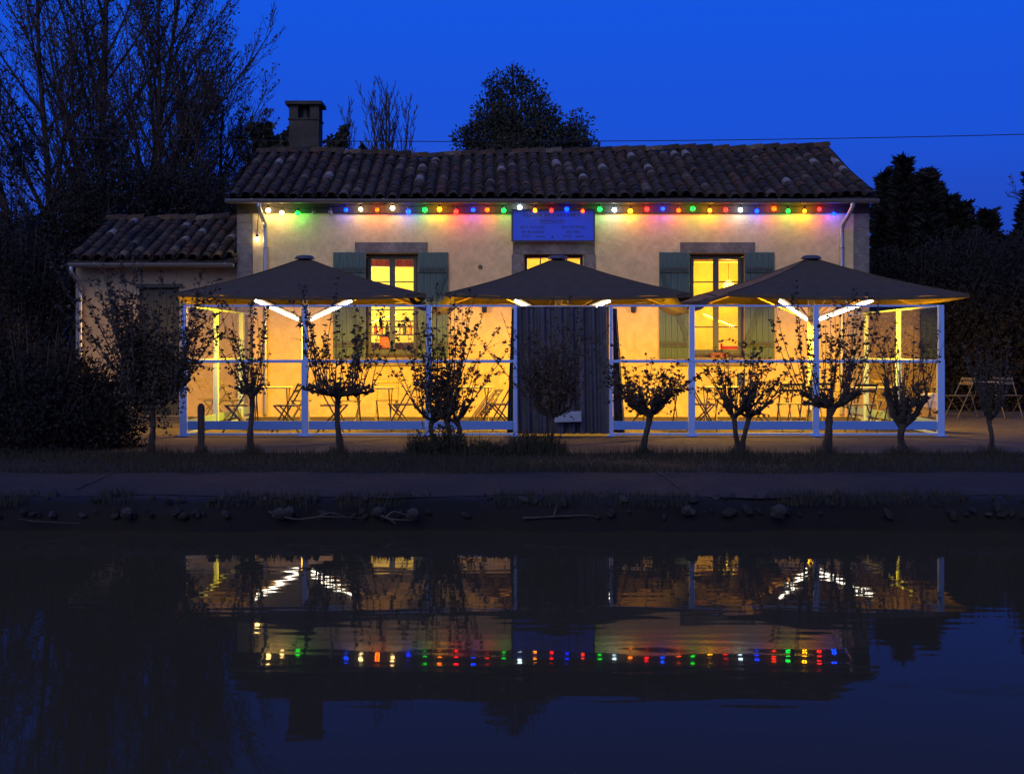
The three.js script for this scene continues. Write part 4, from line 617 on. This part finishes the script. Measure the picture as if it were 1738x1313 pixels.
shootsTree('trimmed_tree', 'dim bare trimmed tree beyond the right end of the windbreak', 'tree', 1682, 17.9, { seed: 81, head: .45, r: .036, arms: 9, spread: .34, rise: .2, shoots: 44, len: .8, flare: .4, leaves: 12, leaf: .04 }, row);
shootsTree('bushy_shrub', 'large leafy shrub in front of the annex door', 'shrub', 258, 18.0, { seed: 92, head: .62, r: .045, arms: 14, spread: .52, rise: .22, shoots: 90, len: 1.6, flare: .42, leaves: 18, leaf: .048, fill: [[.02, 1.0, .42, .75, 1900], [-.2, 1.25, .3, .5, 500]], round: 5, tall: (x) => x > .2 ? .85 : 1.05 });
{ const p = thing('bollard', 'weathered square wooden post left of the trimmed trees', 'post', [X(341, 17.7), -.01, -17.7]); mesh('post', rbox(.078, .60, .08, 0, .30, 0, .012), M.fascia, p); mesh('cap', new THREE.CylinderGeometry(.02, .053, .03, 4).rotateY(Math.PI / 4).translate(0, .612, 0), M.darkWood, p); }
// dense bushes: leaves clumped through ellipsoids, with some twigs
function bush(name, label, cat, blobs, n, leaf, m, seed, opt = {}) {
  const g = thing(name, label, cat, blobs[0][0].clone().setY(0).toArray()), o = g.position, r = rng(seed), lf = new GB(), tw = new GB();
  const vol = blobs.map((b) => b[1].x * b[1].y * b[1].z), tot = vol.reduce((a, b) => a + b, 0);
  blobs.forEach(([c, e], bi) => {
    const cnt = Math.round(n * vol[bi] / tot), clumps = Math.max(8, Math.round(cnt / 45));
    for (let k = 0; k < clumps; k++) {
      let x, y, z, q; do { x = r() * 2 - 1; y = r() * 2 - 1; z = r() * 2 - 1; q = x * x + y * y + z * z; } while (q > 1); const push = .55 + .45 * Math.pow(r(), .6), l = Math.sqrt(q) || 1; const s = (.3 + .7 * Math.pow(l, .5)) / l * l ** .2; x *= Math.min(1.05, s) * (1.0); y *= Math.min(1.05, s); z *= Math.min(1.05, s);
      const C = V(c.x + x * e.x, Math.max(.02, c.y + y * e.y), c.z + z * e.z).sub(o), R = (opt.clump || .28) * (.6 + .8 * r());
      for (let j = 0; j < 45; j++) { const a = r() * 6.283, b = Math.acos(2 * r() - 1), d = R * Math.cbrt(r()), s2 = leaf * (.6 + .8 * r()); const dx = Math.sin(b) * Math.cos(a), dy = Math.cos(b), dz = Math.sin(b) * Math.sin(a); lf.leaf(C.x + dx * d, Math.max(.01, C.y + dy * d), C.z + dz * d, dx + (r() - .5), dy + (r() - .3), dz + (r() - .5), s2, s2 * (opt.slim || .6), r); }
      if (k % 3 === 0) tw.tube([V((C.x) * .25, Math.max(.02, C.y * .2), C.z * .3), C.clone().multiplyScalar(.7).setY(C.y * .75), C.clone().add(V(0, R * 1.2, 0))], [.03, .014, .004].map((t) => t * (opt.twig || 1)), 4);
    }
  });
  mesh('trunk', tw.geo(), M.twig, g); mesh('crown', lf.geo(), m, g); return g;
}
const pt = (px, py, D) => V(X(px, D), Y(py, D), -D), ext = (rx, ry, D, rz) => V(rx * D / F, ry * D / F, rz);
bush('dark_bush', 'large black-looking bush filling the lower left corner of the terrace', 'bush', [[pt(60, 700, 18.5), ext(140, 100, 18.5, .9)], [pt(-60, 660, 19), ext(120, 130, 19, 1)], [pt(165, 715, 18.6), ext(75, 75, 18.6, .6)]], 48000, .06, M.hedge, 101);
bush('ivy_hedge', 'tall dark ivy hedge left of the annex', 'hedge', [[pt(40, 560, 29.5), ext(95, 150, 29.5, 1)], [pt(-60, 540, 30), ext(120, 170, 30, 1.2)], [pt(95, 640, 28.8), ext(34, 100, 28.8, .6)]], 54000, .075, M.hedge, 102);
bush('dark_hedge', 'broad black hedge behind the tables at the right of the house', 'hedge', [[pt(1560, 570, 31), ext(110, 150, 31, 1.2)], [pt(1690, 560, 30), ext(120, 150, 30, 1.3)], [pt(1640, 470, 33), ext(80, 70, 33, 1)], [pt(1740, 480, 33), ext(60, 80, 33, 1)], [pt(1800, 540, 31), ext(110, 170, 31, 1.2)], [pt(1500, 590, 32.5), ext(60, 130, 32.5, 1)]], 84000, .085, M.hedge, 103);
bush('grass_clump', 'tangled low growth at the foot of the shrub left of the entrance', 'undergrowth', [[pt(742, 760, 17.7), ext(40, 22, 17.7, .35)], [pt(722, 768, 17.6), ext(26, 12, 17.6, .2)], [pt(765, 750, 17.8), ext(22, 22, 17.8, .25)], [pt(900, 762, 17.8), ext(34, 18, 17.8, .3)], [pt(928, 756, 17.9), ext(20, 20, 17.9, .25)], [pt(868, 772, 17.6), ext(26, 9, 17.6, .2)], [pt(815, 776, 17.6), ext(30, 6, 17.6, .2)]], 4200, .070, M.grass, 104, { clump: .12, slim: .2, twig: .3 });
// tufts of long grass there
{ const r = rng(55), b = new GB(); for (let k = 0; k < 2100; k++) { const px = 690 + 270 * r(), D = 17.4 + .7 * r(), h = .06 + .34 * Math.pow(r(), 1.6) * (.45 + .55 * Math.abs(Math.sin(px * .031 + 1.9))) * (px > 860 || px < 785 ? 1 : .8); b.blade(X(px, D), -.02, -D, (r() - .5) * .28, r() * 6.28, h, .012); }
  for (const [px, w] of [[426, 26], [576, 20], [1092, 18], [1254, 22], [1400, 34], [1531, 34], [1682, 30], [258, 60], [341, 16]]) for (let k = 0; k < 170; k++) { const D = 17.6 + .35 * r(); b.blade(X(px + (r() + r() - 1) * w, D), -.02, -D, (r() - .5) * .14, r() * 6.28, .04 + .11 * r(), .011); }
  const g = mesh('long_grass', b.geo(), M.grass, scene, 'long grass tufts at the foot of the trees and shrubs'); g.userData.kind = 'stuff'; g.userData.category = 'grass'; }

// ------------------------------------------------------------------ big trees behind
function bareTree(name, label, x, D, opt, group) {
  const g = thing(name, label, 'tree', [x, -.02, -D], 0, group), r = rng(opt.seed), wd = new GB(), tw = new GB(), lf = new GB();
  const grow = (p, d, L, rad, level) => {
    const n = level === 0 ? 9 : level === 1 ? 7 : level === 2 ? 5 : 3, pts = [p.clone()], rd = [rad], q = p.clone(), e = d.clone();
    for (let k = 1; k <= n; k++) { q.addScaledVector(e, L / n); e.add(V((r() - .5) * opt.wig, opt.up * (level ? 1 : .3), (r() - .5) * opt.wig)).normalize(); pts.push(q.clone()); rd.push(Math.max(opt.minR, rad * (1 - (level ? .85 : .75) * k / n))); }
    (level < 2 ? wd : tw).tube(pts, rd, level === 0 ? 9 : level === 1 ? 6 : 3);
    if (level === 3 || (level === 2 && opt.depth === 2)) { if (opt.leaf) for (let k = 0; k < opt.leafN; k++) { if (r() > opt.leafP) continue; const j = 1 + Math.floor(r() * n), s = opt.leaf * (.6 + .8 * r()), c = pts[j]; lf.leaf(c.x + (r() - .5) * .1, c.y + (r() - .5) * .1, c.z + (r() - .5) * .1, r() - .5, r() - .6, r() - .5, s, s * .8, r); } return; }
    const kids = opt.kids[level];
    for (let k = 0; k < kids; k++) { const t = level === 0 ? opt.from + (1 - opt.from) * (k + r()) / kids : .15 + .85 * (k + r()) / kids, j = Math.min(n - 1, Math.floor(t * n)), c = pts[j].clone().lerp(pts[j + 1], t * n - j), a = k * 2.4 + r() * 1.5, ax = pts[Math.min(n, j + 1)].clone().sub(pts[j]).normalize(), side = V(Math.cos(a), 0, Math.sin(a)), ang = opt.ang[level] * (.7 + .6 * r()); const nd = ax.multiplyScalar(Math.cos(ang)).addScaledVector(side, Math.sin(ang)).normalize(); grow(c, nd, L * opt.ratio[level] * (level === 0 ? 1.15 - .75 * (t - opt.from) / (1 - opt.from) : 1.1 - .6 * t) * (.7 + .6 * r()), rd[j] * opt.rr[level] * (.8 + .4 * r()), level + 1); }
  };
  for (const [dx, dz, L, rad, lean] of opt.trunks) grow(V(dx, 0, dz), V(lean, 1, 0).normalize(), L, rad, 0);
  mesh('trunk', wd.geo(), M.bark, g); mesh('branches', tw.geo(), M.twig, g); if (lf.p.length) mesh('crown', lf.geo(), opt.mat || M.leafBrown, g); return g;
}
const poplar = { wig: .12, up: .055, minR: .0075, kids: [24, 13, 9], from: .14, ang: [.55, .5, .5], ratio: [.46, .36, .36], rr: [.5, .45, .5], leaf: .08, leafN: 4, leafP: .22 };
bareTree('tall_bare_tree', 'tallest bare tree with ivy-dark trunk behind the annex', X(165, 42), 42, { ...poplar, seed: 7, trunks: [[0, 0, 14.5, .19, .02], [-1.0, .3, 12.5, .15, -.06], [.9, -.4, 12.5, .15, .08]], leafP: .4 });
bareTree('tall_bare_tree', 'bare spreading tree with arching limbs right of the tallest tree', X(262, 41), 41, { ...poplar, seed: 18, trunks: [[0, 0, 11.6, .15, .0], [.5, -.4, 8.6, .12, .05]], kids: [22, 13, 9] });
bareTree('tall_bare_tree', 'lower bare tree just left of the chimney', X(365, 43), 43, { ...poplar, seed: 29, trunks: [[0, 0, 8.9, .13, .07], [-.7, .2, 7.8, .11, .0], [.7, 0, 7.4, .10, .10]], kids: [20, 13, 9], leafP: .2, minR: .007 });
bareTree('tall_bare_tree', 'gnarled bare tree at the left edge of the photo', X(35, 38), 38, { ...poplar, seed: 40, trunks: [[0, 0, 8.5, .20, .03], [-1.2, 0, 8.0, .17, -.1]], ang: [.8, .7, .6], wig: .3, up: .03, kids: [15, 11, 7], ratio: [.42, .4, .36] });
bareTree('bare_sapling', 'thin bare saplings behind the roof right of the chimney', X(655, 44), 44, { ...poplar, seed: 51, trunks: [[-.85, 0, 8.6, .06, .0], [-.45, 0, 9.1, .07, 0], [-.05, .2, 9.3, .06, .0], [.2, 0, 8.8, .06, .01], [.55, 0, 8.7, .06, .0], [-1.2, .1, 7.8, .05, -.02], [-.65, .2, 8.9, .05, .01]], kids: [16, 7, 4], from: .45, ang: [.32, .3, .3], ratio: [.22, .3, .35], leaf: 0 });
bareTree('bare_sapling', 'small leafy saplings directly behind the chimney', X(545, 42), 42, { ...poplar, seed: 62, trunks: [[.5, 0, 7.2, .08, .0], [-.9, 0, 7.6, .08, -.03], [.95, .1, 6.7, .06, .04], [-.3, .2, 7.2, .06, 0]], kids: [14, 8, 5], from: .4, ang: [.4, .4, .4], ratio: [.24, .35, .35], leaf: .15, leafN: 6, leafP: .8, mat: M.leafGreen });
bareTree('bare_branch_tree', 'bare twiggy tree reaching in at the right edge', X(1800, 36), 36, { ...poplar, seed: 73, trunks: [[0, 0, 7.4, .14, -.02]], kids: [12, 9, 6], from: .5, ang: [.9, .7, .6], wig: .28, ratio: [.3, .4, .4], up: .0, leafP: .15 });
function leafyTree(name, label, D, blobs, n, leaf, m, seed, trunkPx) {
  const t = bush(name, label, 'tree', blobs.map(([px, py, rx, ry, rz]) => [pt(px, py, D), ext(rx, ry, D, rz)]), n, leaf, m, seed, { clump: .34, twig: 2 }); const b = new GB(); b.tube([V(0, 0, 0), V(.05, 2.5, 0), V(0, 5.5, 0)], [.2, .16, .08], 8); t.children[0].geometry = mergeGeometries([t.children[0].geometry, b.geo()]); return t;
}
leafyTree('evergreen_oak', 'dark leafy tree rising behind the middle of the roof', 45, [[872, 232, 46, 50, 1.1], [862, 172, 26, 28, .6], [900, 188, 22, 26, .6], [838, 225, 34, 34, .8], [932, 225, 30, 34, .8], [878, 300, 70, 70, 1.2], [795, 250, 16, 28, .5], [855, 148, 15, 18, .4], [825, 180, 12, 22, .3], [926, 195, 10, 20, .3], [870, 138, 8, 12, .3], [886, 150, 10, 12, .3], [838, 160, 9, 14, .3], [815, 212, 12, 14, .4], [800, 232, 10, 12, .3], [914, 168, 9, 14, .3], [940, 205, 9, 12, .3], [786, 240, 7, 12, .3], [850, 200, 20, 24, .5]], 19000, .10, M.leafGreen, 201);
leafyTree('evergreen_oak', 'smaller dark leafy tree right of the one behind the roof', 46, [[970, 245, 28, 30, .7], [978, 215, 14, 22, .4], [960, 280, 30, 30, .7], [1000, 250, 8, 18, .3]], 5600, .10, M.leafGreen, 202);
bush('ivy_thicket', 'dense dark thicket behind the annex roof', 'thicket', [[pt(190, 350, 37), ext(85, 80, 37, 1.2)], [pt(300, 350, 38), ext(70, 62, 38, 1)], [pt(120, 420, 37), ext(55, 110, 37, 1)], [pt(385, 345, 39), ext(40, 55, 39, .8)], [pt(170, 250, 37.5), ext(36, 55, 37.5, .7)]], 30000, .09, M.thicket, 203, { clump: .36 });
bush('ivy_thicket', 'dense dark thicket at the left edge below the gnarled tree', 'thicket', [[pt(20, 440, 36), ext(75, 90, 36, 1.2)], [pt(75, 470, 36), ext(60, 90, 36, 1)], [pt(30, 250, 38), ext(26, 60, 38, .6)]], 18000, .09, M.thicket, 204, { clump: .36 });
function conifer(name, label, D, spires, m, seed, group) {
  const c = spires[0], g = thing(name, label, 'conifer', [X(c[0], D), 0, -D], 0, group), r = rng(seed), lf = new GB(), wd = new GB(), ox = X(c[0], D);
  for (const [px, py, wpx, n] of spires) {
    const x = X(px, D) - ox, H = Y(py, D), R = wpx * D / F, zo = (r() - .5) * 1.5; wd.tube([V(x, 0, zo), V(x, H * .6, zo), V(x, H, zo)], [.14, .09, .01], 6);
    for (let k = 0; k < n; k++) { const t = Math.pow(r(), .75), h = H * (1 - .92 * t), rr = R * Math.pow(t, .92) * (.7 + .55 * r()), a = r() * 6.283, L = rr, up = .15 + .35 * (1 - t), e = V(x + Math.cos(a) * L, h + L * up * .6, zo + Math.sin(a) * L); const s = V(x, h - L * .12, zo); wd.tube([s, e], [.02, .006], 3);
      const m2 = 26; for (let j = 0; j < m2; j++) { const w = .25 + .75 * r(), s2 = .22 * (.6 + .8 * r()); lf.leaf(s.x + (e.x - s.x) * w + (r() - .5) * .22, s.y + (e.y - s.y) * w + (r() - .5) * .14, s.z + (e.z - s.z) * w + (r() - .5) * .22, Math.cos(a) + (r() - .5) * 1.2, .35 + (r() - .5) * .8, Math.sin(a) + (r() - .5) * 1.2, s2, s2 * .34, r); } }
  }
  mesh('trunk', wd.geo(), M.bark, g); mesh('crown', lf.geo(), m, g); return g;
}
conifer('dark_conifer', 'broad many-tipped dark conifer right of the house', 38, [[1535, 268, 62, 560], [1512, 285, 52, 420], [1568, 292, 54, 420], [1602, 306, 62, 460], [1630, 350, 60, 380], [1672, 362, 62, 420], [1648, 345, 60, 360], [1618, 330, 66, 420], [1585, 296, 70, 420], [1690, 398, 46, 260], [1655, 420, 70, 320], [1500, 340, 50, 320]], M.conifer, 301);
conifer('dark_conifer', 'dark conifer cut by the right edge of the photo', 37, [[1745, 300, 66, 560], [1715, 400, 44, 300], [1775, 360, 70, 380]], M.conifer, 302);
// overhead wire
{ const D = 35.5, pts = []; for (let k = 0; k <= 24; k++) { const px = -400 + k * 110; pts.push(V(X(px, D), Y(232 + 8 * (1 - Math.pow((px - 800) / 760, 2)), D), -D)); } top('overhead_wire', new THREE.TubeGeometry(new THREE.CatmullRomCurve3(pts), 60, .011, 5), M.wire, 'thin dark overhead wire crossing the sky above the roof', 'wire'); }

// ------------------------------------------------------------------ sticks on the bank and path
function stick(label, D, list, rad, seed, cat = 'branch') {
  const g = new GB(), r = rng(seed); for (const l of list) { const pts = new THREE.CatmullRomCurve3(l.map(([px, py, dz]) => pt(px, py, D + (dz || 0)))).getPoints(14); g.tube(pts, pts.map((_, k) => rad * (1.2 - .9 * k / 14) * (.8 + .4 * r())), 5); } return top('fallen_branch', g.geo(), M.stick, label, cat, 'fallen branches along the canal bank');
}
stick('long bleached root lying under the left of the bank', 12.56, [[[455, 868], [480, 876], [505, 881], [540, 877], [580, 877], [615, 879]], [[540, 877], [560, 870], [585, 876]]], .009, 1);
stick('short forked bleached branch on the bank below the left window', 12.56, [[[640, 872], [660, 880], [680, 882], [704, 882]], [[655, 878], [668, 868], [690, 874]], [[660, 879], [672, 889]]], .012, 2);
stick('bleached root on the bank below the entrance', 12.56, [[[888, 879], [930, 877], [970, 875], [995, 874], [1020, 878]], [[940, 877], [944, 862], [946, 850]]], .010, 3);
stick('thin bleached twig on the bank at the far left', 12.56, [[[48, 884], [90, 886], [135, 888]], [[60, 885], [30, 880]]], .006, 4);
{ const g = new GB(), lay = (a, b) => { const d0 = 1.352 * F / (a[1] - PY0), d1 = 1.352 * F / (b[1] - PY0); return [V(X(a[0], d0), -.032, -d0), V((X(a[0], d0) + X(b[0], d1)) / 2 + .01, -.03, -(d0 + d1) / 2), V(X(b[0], d1), -.032, -d1)]; };
  g.tube(lay([188, 804], [128, 832]), [.008, .009, .006], 5); top('thin_stick', g.geo(), M.stick, 'thin pale stick lying on the towpath at the left', 'stick'); const h = new GB(); h.tube(lay([1114, 800], [1154, 829]), [.008, .009, .006], 5); top('thin_stick', h.geo(), M.stick, 'thin pale stick lying on the towpath at the right', 'stick'); }

renderer.render(scene, camera);
